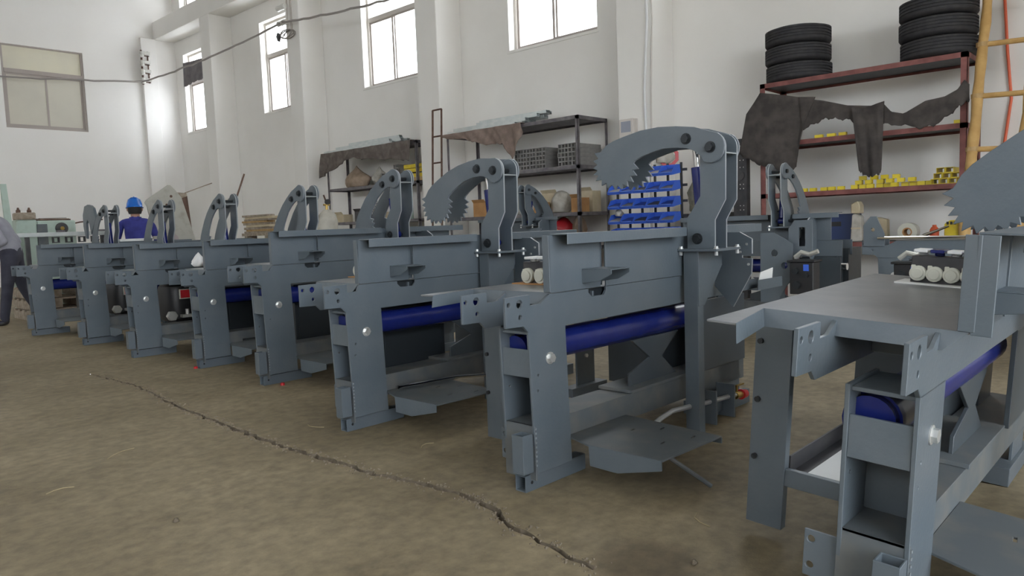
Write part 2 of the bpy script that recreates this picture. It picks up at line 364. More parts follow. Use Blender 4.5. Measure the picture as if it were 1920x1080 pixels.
def machine(label, x, y, yaw, lift=0., xF=.24, cx=1.2, arm=0., kind='B', cdy=0., rear=False, group=None, roll=0., x1=2.2, step=True, fence=True, engine=None, valve=None, fy=0., post_y=.585, hitch=.225, tank=None):
    L = lift
    root = thing('log_processor_frame', label, 'machine', (x, y, 0), R(yaw), group)
    if roll: root.rotation_euler = (R(roll), 0, R(yaw))
    P = lambda mb, name, m=PAINT, bv=.0015, par=root, **k: mb.build(name, m, par, bevel=bv, **k)
    z0 = .762+L; sd = .885+L
    # --- twin side plates
    q0 = xF+.372
    def sp(a, b, notch=False):
        poly = [(0, z0), (0, .893+L), (.157, .894+L), (.157, .846+L), (.223, .848+L), (xF, sd)] + ([(q0-.085, sd), (q0-.085, .866+L), (q0-.06, .846+L), (q0+.034, .846+L), (q0+.056, .868+L), (q0+.056, sd)] if notch else []) + [(x1, sd), (x1, .735+L), (.14, .729+L), (.108, .759+L)]
        return MB().prism(poly, 'y', a, b, [circ(.022, .860+L, .011), circ(.089, .859+L, .019, 14), circ(.092, .801+L, .011)])
    P(sp(0, .014, fence), 'side_plate'); P(sp(.271, .285), 'side_plate')
    P(MB().box(.62, .632, .014, .271, .74+L, .87+L), 'cross_plate'); P(MB().box(1.6, 1.612, .014, .271, .74+L, .87+L), 'cross_plate')
    # --- deck with folded front
    dk = MB()
    if kind == 'A':
        poly = [(xF, .002+fy), (xF, .50), (-.03, .435), (-.03, .525), (x1-.5, .60), (x1-.5, .002+fy)]
    else:
        poly = [(xF, .002), (xF, .47), (xF+.07, .52), (x1-.5, .52), (x1-.5, .002)]
    dk.prism(poly, 'z', sd, sd+.007)
    P(dk, 'deck', PAINTD)
    fl = MB()
    a, b = poly[0], poly[1]
    def flap(p, q, ox, oy, i0=.0, i1=.0, h=.047):
        dx, dy = q[0]-p[0], q[1]-p[1]
        A = [(p[0], p[1], sd+.007), (q[0], q[1], sd+.007), (q[0]-dx*i1+ox, q[1]-dy*i1+oy, sd-h), (p[0]+dx*i0+ox, p[1]+dy*i0+oy, sd-h)]
        B = [(v[0]+.006, v[1], v[2]) for v in A]
        fl.add(A+B, [(0,1,2,3),(7,6,5,4),(0,4,5,1),(1,5,6,2),(2,6,7,3),(3,7,4,0)])
    flap(a, b, -.02, 0, .1, .0)
    if kind == 'A': flap(b, poly[2], -.012, -.012, 0, -.03)
    else: flap(b, poly[2], -.012, .012, 0, 0)
    P(fl, 'deck_flange', PAINT, 0)
    if fence:
        # --- fence along the near side: two panels, a rib in the joint, a shade-dark plate behind the notch
        zt = 1.150+L; s0, s1 = xF+.372, xF+.414
        P(MB().prism([(xF, .890+L), (xF-.008, zt), (s0, zt), (s0, .888+L)], 'y', fy-.010, fy), 'fence_panel')
        P(MB().prism([(s1, .888+L), (s1, zt), (x1-.1, zt), (x1-.1, .888+L)], 'y', fy-.010, fy), 'fence_panel')
        P(MB().box(s0-.01, s1+.01, fy+.022, fy+.030, .894+L, zt), 'fence_rib', PAINT, 0)
        P(MB().box(s0-.10, s0+.07, .030, .036, .835+L, .884+L), 'notch_shade_plate', SHADEP)  # backing plate coloured dark to give the notch its shade
        for a, b in ((xF-.006, .0),): P(MB().box(xF-.006, xF+.002, fy-.010, fy+.03, .893+L, zt), 'fence_end_strip')
        if kind == 'A' and cdy: P(MB().box(xF-.004, xF+.004, fy-.05, fy+.0, .885+L, zt), 'fence_end_flange')
        # --- folded rail on the fence
        for (a, b) in ((xF+.018, cx-.05), (cx+.2, x1)):
            rl = MB(); rl.box(a, b, fy-.096, fy+.004, zt, zt+.006); rl.box(a, b, fy-.102, fy-.096, zt-.042, zt+.006)
            P(rl, 'fence_rail')
        # --- small shelf bracket on the fence
        bx = xF+.226; br = MB(); zb = .985+L
        br.box(bx, bx+.15, fy-.18, fy-.010, zb-.005, zb)
        gp = [(fy-.010, zb-.005), (fy-.18, zb-.005), (fy-.18, zb-.022), (fy-.112, zb-.056), (fy-.010, zb-.070)]
        br.prism(gp, 'x', bx, bx+.006); br.prism(gp, 'x', bx+.144, bx+.15)
        P(br, 'shelf_bracket')
    # --- front leg : two plates, cross plates, box, pocket, foot
    zl = .735+L
    for (a, b) in ((0, .013), (.176, .189)):
        lg = MB().prism([(.139, zl), (.393, zl), (.412, .085), (.163, .085)], 'y', a, b, [circ(.19, .46, .006, 8), circ(.195, .53, .006, 8)])
        P(lg, 'leg')
    P(MB().box(.150, .162, .013, .176, .522+L*.7, .648+L), 'leg_cross_plate')
    P(MB().box(.335, .347, .013, .176, .31, .49), 'leg_cross_plate')
    P(MB().box(.155, .40, .013, .176, .715+L, .727+L), 'leg_shelf')
    fb = MB(); fb.box(.158, .168, -.001, .189, .055, .305); fb.box(.158, .40, .013, .176, .295, .305)
    P(fb, 'leg_base_box', DUSTY)
    P(MB().sqtube((.078, .0, .10), .066, .068, .175, 'z', .006), 'bar_pocket')
    ft = MB().sqtube((.125, .035, 0), .066, .076, .43, 'x', .006); P(ft, 'foot_tube')
    P(MB().cyl((.165, .0345, .04), (.165, .033, .04), .008, 10), 'foot_hole', HOLLOW, 0)
    P(MB().prism([(.185, .12), (hitch, .12), (hitch, .262), (.185, .262)], 'x', .172, .180, [circ(hitch-.02, .235, .011), circ(hitch-.02, .155, .011)]), 'hitch_plate')
    P(hexbolt(MB(), (.276, 0, .596+L*.6), (0, -1, 0), .021, .016), 'leg_bolt', ZINC, 0)
    wb = MB()
    for k in range(9): wb.cyl((.162, -.003, .12+k*.021), (.163, -.003, .129+k*.021), .0035, 6)
    P(wb, 'weld_bead', WELD, 0)
    # --- skid beam, rear leg
    P(MB().box(.40, x1, .030, .225, .17, .30), 'skid_beam', DUSTY)
    for (a, b) in ((.03, .043), (.176, .189)):
        P(MB().box(x1-.32, x1-.06, a, b, .08, zl), 'leg')
    P(MB().box(x1-.45, x1+.05, .015, .205, 0, .08), 'foot_tube')
    # --- hydraulic ram under the beam with its saddle
    rm0 = .98 if engine else .20
    rm = MB(); rm.cyl((rm0, .14, .625+L), (1.75, .14, .625+L), .072, 20); rm.cyl((rm0+.035, .14, .625+L), (rm0+.065, .14, .625+L), .08, 20)
    ram = P(rm, 'hydraulic_ram', BLUE, 0)
    MB().cyl((1.75, .14, .625+L), (x1, .14, .625+L), .035, 14).build('ram_rod', CHROME, ram)
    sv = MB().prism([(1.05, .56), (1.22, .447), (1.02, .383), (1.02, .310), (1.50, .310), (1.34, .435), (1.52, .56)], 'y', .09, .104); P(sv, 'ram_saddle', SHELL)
    P(MB().box(.94, 1.56, .02, .24, .301, .318), 'ram_saddle_base', DUSTY)
    # --- step plate
    if step:
        st = MB()
        st.prism([(.415, .029), (.89, .029), (.83, -.55), (.362, -.53), (.352, -.146)], 'z', .192, .200,
                 [[(.56, -.40), (.60, -.395), (.60, -.385), (.56, -.39)], [(.66, -.17), (.70, -.165), (.70, -.155), (.66, -.16)], [(.72, -.46), (.76, -.455), (.76, -.445), (.72, -.45)], [(.76, -.27), (.80, -.265), (.80, -.255), (.76, -.26)]])
        P(st, 'step_plate', DUSTY)
        P(MB().prism([(-.146, .200), (-.53, .200), (-.53, .156), (-.302, .10), (-.152, .104)], 'x', .352, .359), 'step_apron')
        P(MB().box(.826, .833, -.55, -.42, .165, .192), 'step_lip')
    # --- clamp head: column, base plate, two bent plates, two toothed arms
    zb = 1.022+L; D = cdy
    P(MB().sqtube((cx+.028, -.115+D, 0), .062, .085, zb, 'z', .006), 'column')
    P(MB().prism([(cx+.028, zb-.0), (cx+.29, zb-.0), (cx+.29, zb-.09), (cx+.09, zb-.30), (cx+.028, zb-.30)], 'y', -.123+D, -.115+D), 'column_gusset')
    P(MB().box(cx, cx+.275, -.247+D, -.003, zb, zb+.014), 'base_plate')
    bb = MB()
    for (bxx, byy) in ((cx+.02, -.235+D), (cx+.255, -.235+D), (cx+.02, -.02), (cx+.255, -.02)):
        hexbolt(bb, (bxx, byy, zb+.014), (0, 0, 1), .011, .010); bb.cyl((bxx, byy, zb), (bxx, byy, zb-.022), .010, 6)
    P(bb, 'base_bolt', ZINC, 0)
    zc = zb+.014
    for xx in (cx+.030, cx+.155):
        P(MB().prism([(q[0]+D, q[1]+zc) for q in COLPL], 'x', xx, xx+.013, (), 1), 'column_plate', [PAINT, EDGE])
    P(MB().box(cx+.043, cx+.155, -.288+D, -.245+D, zc+.50, zc+.508), 'column_spacer', EDGE)
    pv = (-.212+D, zc+.538); ca, sa = math.cos(R(arm)), math.sin(R(arm))
    rot = lambda q: (pv[0]+ca*q[0]-sa*q[1], pv[1]+sa*q[0]+ca*q[1])
    for xx in (cx+.012, cx+.171):
        P(MB().prism([rot(q) for q in ARM], 'x', xx, xx+.015, (), 1), 'clamp_arm', [PAINT, EDGEA])
    p2 = rot((.155, 0.005))
    for (q, nm) in ((pv, 'pivot_bolt'), (p2, 'pivot_bolt'), ((-.118+D, zc+.055), 'pivot_bolt')):
        b_ = MB(); xs = cx+.012 if q is not None and q[1] > 1.3 else cx+.030
        hexbolt(b_, (xs, q[0], q[1]), (-1, 0, 0), .023, .016); b_.cyl((xs, q[0], q[1]), (cx+.19, q[0], q[1]), .014, 10); b_.cyl((cx+.186, q[0], q[1]), (cx+.203, q[0], q[1]), .022, 6)
        P(b_, nm, BOLTD, 0)
    lo = Vector((cx+.099, -.118+D, zc+.055)); hi = Vector((cx+.099, p2[0], p2[1])); d = (hi-lo).normalized(); LL = (hi-lo).length
    cb = MB(); cb.cyl(lo+d*.03, lo+d*LL*.72, .032, 14); cb.cyl(lo-Vector((.03, 0, 0)), lo+Vector((.03, 0, 0)), .03, 12)
    cc = P(cb, 'clamp_cylinder', BLUE, 0)
    MB().cyl(lo+d*LL*.72, hi, .015, 12).build('cylinder_rod', CHROME, cc)
    MB().cyl(lo+d*.10+Vector((-.05, 0, 0)), lo+d*.10+Vector((0, 0, 0)), .011, 8).build('hose_fitting', BOLTD, cc)
    # --- notched bracket plate behind the column
    wx = cx+.39; zz = L
    wp = [(-.02, 1.115), (-.18, 1.115), (-.255, 1.075), (-.255, .99), (-.195, .982), (-.195, .966), (-.255, .963), (-.25, .878), (-.135, .68), (-.02, .80)]
    P(MB().prism([(q[0], q[1]+zz) for q in wp], 'x', wx, wx+.015, (), 1), 'notched_bracket', [PAINT, EDGE])
    nb = MB()
    for q in ((-.225, 1.045), (-.235, .93), (-.185, 1.0)): hexbolt(nb, (wx, q[0], q[1]+zz), (-1, 0, 0), .008, .006, False)
    P(nb, 'bracket_bolt', ZINC, 0)
    if kind == 'A':
        P(MB().box(.66, .70, post_y, post_y+.137, 0, sd-.05), 'outrigger_post')
        for zq in (.26, .48, .70): P(MB().cyl((.66, post_y+.115, zq), (.648, post_y+.115, zq), .011, 8), 'post_bolt', BOLTD, 0)
        P(MB().box(.665, .69, .225, post_y, .17, .235), 'outrigger_bar')
    if tank: P(MB().box(tank[0], tank[1], .24, .58, .14, .70+L), 'oil_tank', SHADEP); P(MB().box(tank[0]+.03, tank[1]-.03, .233, .24, .2, .64+L), 'tank_cover', SHADEP)
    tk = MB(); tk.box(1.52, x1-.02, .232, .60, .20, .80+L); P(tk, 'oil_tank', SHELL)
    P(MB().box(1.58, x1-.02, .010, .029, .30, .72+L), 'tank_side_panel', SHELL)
    if engine: make_engine(root, engine, L)
    if valve: make_valve(root, *valve, sd+.007)
    return root

def make_valve(root, vx, vy0, vy1, *rest):
    z = rest[-1]; pt = rest[0] if len(rest) > 1 else .083; cr = .034*pt/.083+.006
    b = MB(); b.box(vx, vx+.10, vy0, vy1, z, z+.115)
    vb = b.build('valve_block', BLACKM, root, bevel=.004)
    n = max(2, round((vy1-vy0)/pt)); dy = (vy1-vy0)/n
    for k in range(n):
        y = vy0+dy*(k+.5)
        c = MB(); c.cyl((vx, y, z+.045), (vx-.022, y, z+.045), cr, 20); c.cyl((vx-.022, y, z+.045), (vx-.030, y, z+.045), cr*.7, 18); c.box(vx-.012, vx, y+.012, y+pt*.45, z+.055, z+.078)
        c.build('spool_cap', CAPW, vb, bevel=.002)
        h = MB(); h.cyl((vx+.05, y, z+.115), (vx+.05, y, z+.128), pt*.31, 12); h.box(vx+.0, vx+.09, y-pt*.42, y+pt*.42, z+.128, z+.142)
        h.build('port_cover', [BLUE, WHITEP][k % 2] if n > 3 else WHITEP, vb, bevel=.003)
    MB().box(vx-.035, vx+.12, vy0-.02, vy1+.05, z, z+.006).build('packing_sheet', PAPER if n > 3 else CARD, root)

def make_engine(root, s, L):
    ex, ey, ez, k = s
    q = lambda mb: (setattr(mb, 'v', [(ex+v[0]*k, ey+v[1]*k, ez+v[2]*k) for v in mb.v]), mb)[1]
    e = MB()
    prof = [(0, .0), (.11, .0), (.135, .02), (.145, .10), (.145, .24), (.135, .29), (.10, .315), (0, .32)]
    e.lathe(prof, n=28); e.box(-.05, .2, -.10, .10, -.14, .03); e.box(.0, .2, -.13, .02, .08, .27)
    en = q(e).build('engine', BLACK, root, bevel=.004)
    q(MB().box(-.03, .075, -.158, -.14, .185, .265)).build('label_border', CAPW, en)
    q(MB().box(-.024, .069, -.161, -.157, .192, .258)).build('red_label', RED, en)
    c = MB(); c.cyl((-.10, -.12, .05), (-.10, -.17, .05), .042, 6); q(c).build('muffler_cap', ALU, en, bevel=.004)
    c = MB(); c.box(-.03, .09, -.19, -.13, .03, .055); c.cyl((.02, -.16, .05), (.02, -.16, .1), .014, 10); c.box(-.02, .07, -.18, -.13, -.03, -.01); q(c).build('carburettor', ALU, en, bevel=.003)
    q(MB().box(.05, .09, -.17, -.165, -.09, -.06)).build('yellow_tag', YEL, en)
    MB().box(ex-.06*k, ex+.2*k, ey-.10*k, ey+.12*k, .10, ez-.14*k).build('engine_mount', PAINT, root)

first = [
 ('nearest machine, cropped at the right edge with spool valve block on its bare steel deck', 1.955, .572, 0.0, dict(lift=-.012, xF=.29, cx=1.36, arm=-7, kind='A', cdy=-.21, roll=3.8, fy=-.068, post_y=.55, hitch=.285, valve=(1.40, .13, .373, .0608))),
 ('grey log processor frame with wide raised toothed clamp in front of the blue bins', 2.276, 2.165, -1.0, dict(lift=0, xF=.287, cx=1.36, arm=20.1, kind='A', post_y=.69, valve=(.62, .20, .47))),
 ('grey log processor frame with raised toothed clamp left of the steel tube rack', 2.39, 3.707, -1.0, dict(lift=-.005, xF=.24, cx=1.185, arm=5.9, tank=(.55, 1.10), valve=(.60, .42, .55))),
 ('grey log processor frame standing higher than its neighbours, lowered clamp before cloth covered rack', 2.793, 5.425, -1.4, dict(lift=.068, xF=.243, cx=1.29, arm=-17, tank=(.55, 1.5))),
 ('grey log processor frame with lowered clamp beside the gas cylinder', 2.839, 6.664, -1.6, dict(lift=.010, xF=.226, cx=1.08, arm=-20, tank=(.5, 1.5))),
 ('grey log processor frame with black engine under its beam and lever rod on clamp', 2.716, 7.897, -2.0, dict(lift=-.006, xF=.20, cx=1.0, arm=-22, engine=(.74, .43, .30, 1.30))),
 ('grey log processor frame with black engine standing second farthest, next to the farthest frame', 2.738, 9.419, -1.0, dict(lift=.008, xF=.196, cx=.96, arm=-24, engine=(.70, .43, .30, 1.25))),
 ('farthest grey log processor frame beside the man in grey jacket', 2.649, 11.077, -2.0, dict(lift=.02, xF=.25, cx=1.0, arm=-16, tank=(.8, 1.5))),
]
G1 = 'log processor frames in the front row'
MACH = []
for lab, x, y, yw, kw in first:
    MACH.append(machine(lab, x, y, yw, group=G1, **kw))
# lever on machine six, claw on machine eight, fittings low on machine two
m6 = MACH[5]; MB().cyl((1.19, -.21, 1.57), (1.30, -.23, 1.86), .010, 8).build('lever_rod', RUST, m6)
m8 = MACH[7]
hk = [(.42, -.08), (.50, .06), (.60, .10), (.74, .12), (.90, .10), (1.0, -.02), (1.01, -.18), (.96, -.33), (.90, -.36), (.88, -.24), (.87, -.14), (.81, -.09), (.74, -.14), (.68, -.3)]
MB().prism([(-.212+q[0], 1.594+q[1]) for q in hk], 'x', 1.03, 1.06).build('claw_hook', PAINT, m8, bevel=.0015)
m2 = MACH[1]
MB().box(1.70, 1.90, -.47, -.455, .06, .66).build('rear_outrigger', PAINT, MACH[2], bevel=.0015); MB().box(1.58, 1.98, -.52, -.42, 0, .06).build('outrigger_foot', PAINT, MACH[2], bevel=.0015); MB().cyl((1.80, -.47, .26), (1.80, -.485, .26), .014, 6).build('outrigger_bolt', ZINC, MACH[2])
MB().box(1.72, 1.88, -.455, .03, .56, .64).build('outrigger_arm', PAINT, MACH[2], bevel=.0015)
MB().tube([(1.0, -.06, .13), (1.10, -.06, .155), (1.2, -.06, .168), (1.36, -.055, .155), (1.6, -.05, .135), (1.95, -.05, .115)], .014, 10).build('drain_hose', HOSE, m2)
rv = MB(); rv.cyl((1.93, -.05, .11), (2.0, -.05, .105), .022, 14); rv.cyl((1.95, -.05, .11), (1.95, -.05, .17), .008, 8); rv.box(1.94, 2.03, -.058, -.042, .165, .172)
v_ = rv.build('ball_valve', BRASS, m2); MB().cyl((2.0, -.05, .105), (2.06, -.05, .10), .032, 16, .026).build('valve_cap', RED, v_)
bk = MB(); bk.box(1.62, 1.634, -.09, .03, .0, .20); bk.box(1.84, 1.854, -.09, .03, .0, .20); bk.box(1.62, 2.2, -.01, .03, .03, .10); bk.build('valve_bracket', PAINT, m2, bevel=.0015)
MB().cyl((.50, -.436, .185), (.68, -.575, .012), .010, 8).build('stop_rod', DUSTY, m2)
for mm, xs in ((MACH[2], .45), (MACH[4], .5)):
    MB().tube([(xs, -.06, .225), (xs+.25, -.08, .222), (xs+.45, -.11, .222), (xs+.62, -.24, .221)], .012, 10).build('drain_hose', CHROME, mm)
tr = MB(); tr.box(.72, 1.5, .235, .56, .20, .206); tr.box(.72, .728, .235, .56, .16, .206); tr.box(.72, 1.5, .552, .56, .206, .27)
tro = tr.build('oil_tray', BLACKM, MACH[0], bevel=.001); MB().box(.75, 1.3, .25, .50, .207, .209).build('printed_sheet', PAPER, tro)

# second row, standing back to back with the first
G2 = 'log processor frames in the back row'
def second(label, px_, py_, lift, arm=-20, fence=True, x1=2.0):
    "a machine turned a quarter to the right: its fence faces the aisle, its clamp reaches away towards the racks"
    cx = 1.36
    m = machine(label, px_, py_, -90, lift=lift, xF=.29, cx=cx, arm=arm, kind='B', group=G2, x1=x1, step=False, fence=fence)
    if fence:
        MB().prism([(1.60, 1.07), (1.66, 1.15), (1.83, 1.15), (1.83, .80), (1.60, .80)], 'y', -.300, -.287, [[(1.70, 1.08), (1.76, 1.08), (1.76, .90), (1.70, .90)]]).build('slotted_plate', PAINT, m, bevel=.0015)
        MB().prism([(1.36, 1.03), (1.50, 1.04), (1.68, .93), (1.68, .62), (1.52, .36), (1.36, .36)], 'y', -.40, -.385, [circ(1.50, .84, .036, 14), circ(1.60, .72, .032, 14)]).build('bored_plate', PAINT, m, bevel=.0015)
    else:
        MB().prism([(.02, .89), (.02, 1.08), (.08, 1.16), (.13, 1.16), (.20, 1.0), (.20, .89)], 'y', -.02, -.005, [circ(.10, 1.04, .018)]).build('eye_plate', PAINT, m, bevel=.0015)
        q = MB(); q.cyl((.15, -.05, .965), (1.2, -.05, .965), .012, 8); q.build('pressure_pipe', CHROME, m)
    ox = 1.70 if fence else .42
    vb = MB(); vb.box(ox, ox+.22, -.52, -.36, .46, .76); vb.box(ox-.02, ox+.24, -.54, -.34, .76, .78)
    v = vb.build('valve_body', BLACK, m, bevel=.005)
    for (a_, z_, r_) in ((.06, .68, .03), (.07, .55, .036), (.16, .64, .022)):
        MB().cyl((ox+a_, -.52, z_), (ox+a_, -.555, z_), r_, 14).build('valve_port', BOLTD, v)
    q = MB(); q.tube([(ox+.02, -.44, .80), (ox+.08, -.44, .85), (ox+.16, -.45, .83), (ox+.24, -.45, .86)], .022, 8); q.build('valve_fitting', ALU, v)
    MB().box(ox+.13, ox+.18, -.524, -.521, .68, .74).build('blue_tag', BINB, v)
    return m
second('back row machine whose clamp rises left of the yellow tube pieces', 7.41, 4.55, .055)
second('back row machine without a fence, valve and pressure pipe below the paper roll', 7.25, 2.32, .05, fence=False, arm=-10)
second('back row machine whose small clamp rises before the cardboard boxes', 8.75, 9.08, .155)

# ------------------------------------------------------------------ racks along the wall
def rack(name, label, x0, x1, y0, y1, levels, m, post=.05, top=None, sheet=.028, rail=.06):
    t = thing(name, label, 'rack', ((x0+x1)/2, (y0+y1)/2, 0)); X, Y = (x1-x0)/2, (y1-y0)/2
    H = levels[-1]
    for sx in (-1, 1):
        for sy in (-1, 1):
            p = MB(); px_, py_ = sx*X, sy*Y; w = post
            xa, xb = (px_, px_+w) if sx < 0 else (px_-w, px_); ya, yb = (py_, py_+w) if sy < 0 else (py_-w, py_)
            if sx < 0: p.box(xa, xa+.006, ya, yb, 0, H)
            else: p.box(xb-.006, xb, ya, yb, 0, H)
            if sy < 0: p.box(xa, xb, ya, ya+.006, 0, H)
            else: p.box(xa, xb, yb-.006, yb, 0, H)
            p.build('post', m, t)
    for z in levels:
        f = MB()
        f.box(-X, -X+.006, -Y, Y, z-rail, z); f.box(X-.006, X, -Y, Y, z-rail, z)
        f.box(-X+.006, X-.006, -Y, -Y+.006, z-rail, z); f.box(-X+.006, X-.006, Y-.006, Y, z-rail, z)
        f.build('shelf_edge', m, t)
        MB().box(-X+.007, X-.007, -Y+.007, Y-.007, z-sheet, z-.001).build('shelf_board', RACK if m is RACK else BLACKM, t)
    return t
rack('steel_rack', 'dark steel rack with square tube bundles on its middle shelf', 9.9, 10.74, 7.62, 10.81, [.80, 1.385, 2.165, 2.975], RACK)
rack('steel_rack', 'dark steel rack half behind the pillar under a brown cloth', 10.15, 10.75, 12.02, 15.32, [.80, 1.42, 2.21, 3.04], RACK)
rack('red_rack', 'red oxide steel rack carrying tyres on top and yellow tube pieces', 9.9, 10.62, 2.03, 4.49, [.83, 1.50, 2.185, 2.98], RACKR, .07)

def tyre_mesh(Rr=.42, w=.235, ri=.255):
    h = w/2
    pr = [(ri, -h*.62), (ri+.03, -h*.86), (Rr*.83, -h), (Rr*.95, -h*.86), (Rr*.985, -h*.72)]
    for k in range(5):
        a = -h*.62+k*h*.31; b_ = a+h*.19
        pr += [(Rr, a), (Rr, b_), (Rr-.011, b_+.002), (Rr-.011, a+h*.31-.002)]
    pr = pr[:-2] + [(Rr*.985, h*.72), (Rr*.95, h*.86), (Rr*.83, h), (ri+.03, h*.86), (ri, h*.62)]
    return MB().lathe(pr, n=48, closed=True).mesh('tyre', RUBBER, ang=40)
TY = tyre_mesh()
ordn = ['bottom', 'middle', 'top']
for (cy, cx_, nm, n) in ((4.11, 10.27, 'left', 3), (2.41, 10.25, 'right', 3)):
    for k in range(n):
        o = link('tyre', TY, None, (cx_+random.uniform(-.015, .015), cy+random.uniform(-.012, .012), 2.981+.1185+k*.236), random.random()*6)
        tag(o, 'black used truck tyre, %s one of the %s stack on the red rack' % (ordn[k], nm), 'tyre', 'used tyres on the red rack')

# square tubes on the dark rack
ORDS = ['first', 'second', 'third', 'fourth', 'fifth', 'sixth', 'seventh', 'eighth', 'ninth', 'tenth'] + ['eleventh', 'twelfth', 'thirteenth', 'fourteenth', 'fifteenth', 'sixteenth', 'seventeenth', 'eighteenth', 'nineteenth', 'twentieth']
def tube_bundle(y0, cols, rows, x0, L, z, s_, group, side):
    me = MB().sqtube((0, 0, 0), s_*.97, s_*.97, L, 'x', s_*.13).mesh('square_tube', TUBED, smooth=False)
    for r in range(rows):
        for c in range(cols):
            o = link('square_tube', me, None, (x0+random.uniform(-.012, .012), y0+c*s_, z+r*s_))
            tag(o, 'square tube, %s from the left in the %s row up, %s bundle on the rack' % (ORDS[cols-1-c], ORDS[r], side), 'tube', group)
tube_bundle(8.36, 10, 5, 9.93, .70, 2.167, .072, 'square tubes in the left bundle', 'left')
tube_bundle(7.71, 5, 5, 9.93, .74, 2.167, .074, 'square tubes in the right bundle', 'right')
# long galvanised tubes on the rack tops
def long_tubes(specs, group, label, m=TUBE):
    zs = sorted({q[3] for q in specs})
    for (x, y0, y1, z, w, h) in specs:
        lay = zs.index(z); pos = sorted(q[0] for q in specs if q[3] == z).index(x)
        o = MB().sqtube((0, 0, 0), w, h, y1-y0, 'y', .005).build('galvanised_tube', m, None, (x, y0, z), smooth=False)
        tag(o, label % (ORDS[pos], ORDS[lay]), 'tube', group)
sp = []
for k in range(6): sp.append((9.96+k*.085, 9.0+random.uniform(-.12, .1), 10.9-random.uniform(0, .2), 2.977, .08, .062))
for k in range(5): sp.append((10.03+k*.085, 8.85+random.uniform(-.05, .25), 10.75-random.uniform(0, .4), 3.040, .08, .062))
for k in range(5): sp.append((10.15+k*.085, 8.75+random.uniform(-.05, .1), 10.5-random.uniform(0, .3), 3.103, .08, .062))
for k in range(2): sp.append((10.30+k*.12, 8.62+k*.06, 10.3, 3.166, .11, .055))
long_tubes(sp, 'long tubes on the right rack', 'pale tube, %s from front, %s layer up, on the open rack top')
sp = []
for k in range(5): sp.append((10.17+k*.085, 13.0+random.uniform(-.2, .2), 15.5-random.uniform(0, .25), 3.042, .08, .062))
for k in range(5): sp.append((10.22+k*.085, 12.85+random.uniform(-.2, .2), 15.2-random.uniform(0, .3), 3.105, .08, .062))
for k in range(3): sp.append((10.34+k*.09, 12.8+k*.1, 14.8-random.uniform(0, .3), 3.168, .085, .07))
long_tubes(sp, 'long tubes on the left rack', 'pale tube, %s from front, %s layer up, on the cloth covered rack')

def drape(name, label, pts_top, pts_bot, x, amp, m, thick=.008, n=40, rows=12, lean=0., seed=1, x_top=None, group=None, freq=22):
    "hanging cloth between an upper and a lower edge, both given as (y, z) along the same run, with folds that deepen downwards"
    rnd = random.Random(seed); ph = [rnd.uniform(0, 6) for _ in range(4)]
    def at(pts, t):
        k = t*(len(pts)-1); i = min(int(k), len(pts)-2); f = k-i
        return (pts[i][0]*(1-f)+pts[i+1][0]*f, pts[i][1]*(1-f)+pts[i+1][1]*f)
    vs = []; fs = []
    for i in range(n+1):
        t = i/n; (ya, za), (yb, zb) = at(pts_top, t), at(pts_bot, t)
        jag = .012*math.sin(37*t+ph[0])+.008*math.sin(91*t+ph[1])
        for j in range(rows+1):
            v = j/rows; y = ya+(yb-ya)*v; z = za+(zb-za+jag)*v
            fold = amp*(.3+.7*v)*(math.sin(freq*t+ph[2]+1.3*v)+.5*math.sin(freq*2.3*t+ph[3]-v*2))
            vs.append((x+lean*v+fold, y, z))
    w = rows+1
    for i in range(n):
        for j in range(rows): fs.append((i*w+j, i*w+j+1, (i+1)*w+j+1, (i+1)*w+j))
    if x_top is not None:   # top flap lying back on the shelf
        b0 = len(vs)
        for i in range(n+1):
            p = vs[i*w]; vs.append((x_top, p[1], p[2]+.004))
        for i in range(n): fs.append((b0+i, i*w, (i+1)*w, b0+i+1))
    return vs, fs
def cloth(name, label, parts, m, cat='cloth', thick=.008):
    mb = MB()
    for vs, fs in parts: mb.add(vs, fs)
    me = mb.mesh(name, m, ang=60); o = link(name, me)
    md = o.modifiers.new('thickness', 'SOLIDIFY'); md.thickness = thick; md.offset = 0
    return tag(o, label, cat)
cloth('cloth', 'light brown cloth hanging over the front of the rack with square tube bundles',
      [drape('', '', [(10.88, 2.985), (10.3, 2.985), (9.7, 2.985), (9.2, 2.985), (8.82, 2.985)], [(10.92, 2.94), (10.25, 2.84), (9.75, 2.70), (9.25, 2.66), (9.06, 2.33), (8.80, 2.80)], 9.845, .038, CLOTHB, x_top=9.955, seed=3)], CLOTHB)
cloth('cloth', 'grey brown cloth hanging in folds from the rack half behind the pillar',
      [drape('', '', [(15.38, 3.045), (14.6, 3.045), (13.8, 3.045), (13.0, 3.045), (12.1, 3.045)], [(15.5, 2.50), (15.2, 2.58), (14.75, 2.70), (14.2, 2.86), (13.7, 2.78), (13.0, 2.72), (12.55, 2.68), (12.1, 2.60)], 10.065, .045, CLOTHG, x_top=10.165, seed=5, n=60, freq=30)], CLOTHG)
cloth('felt', 'dark grey felt hanging over the left corner of the red rack',
      [drape('', '', [(4.66, 2.60), (4.46, 2.86), (4.2, 2.80), (3.95, 2.735), (3.72, 2.70)], [(4.78, 2.06), (4.62, 1.98), (4.4, 1.86), (4.12, 1.78), (3.98, 1.82), (3.95, 2.0), (3.92, 2.20)], 9.84, .02, CLOTHD, seed=8, freq=9),
       drape('', '', [(3.93, 2.72), (3.62, 2.64), (3.32, 2.54), (3.05, 2.50)], [(3.90, 2.30), (3.58, 2.41), (3.30, 2.36), (3.05, 2.20)], 9.83, .02, CLOTHD, seed=9, freq=7)], CLOTHD)
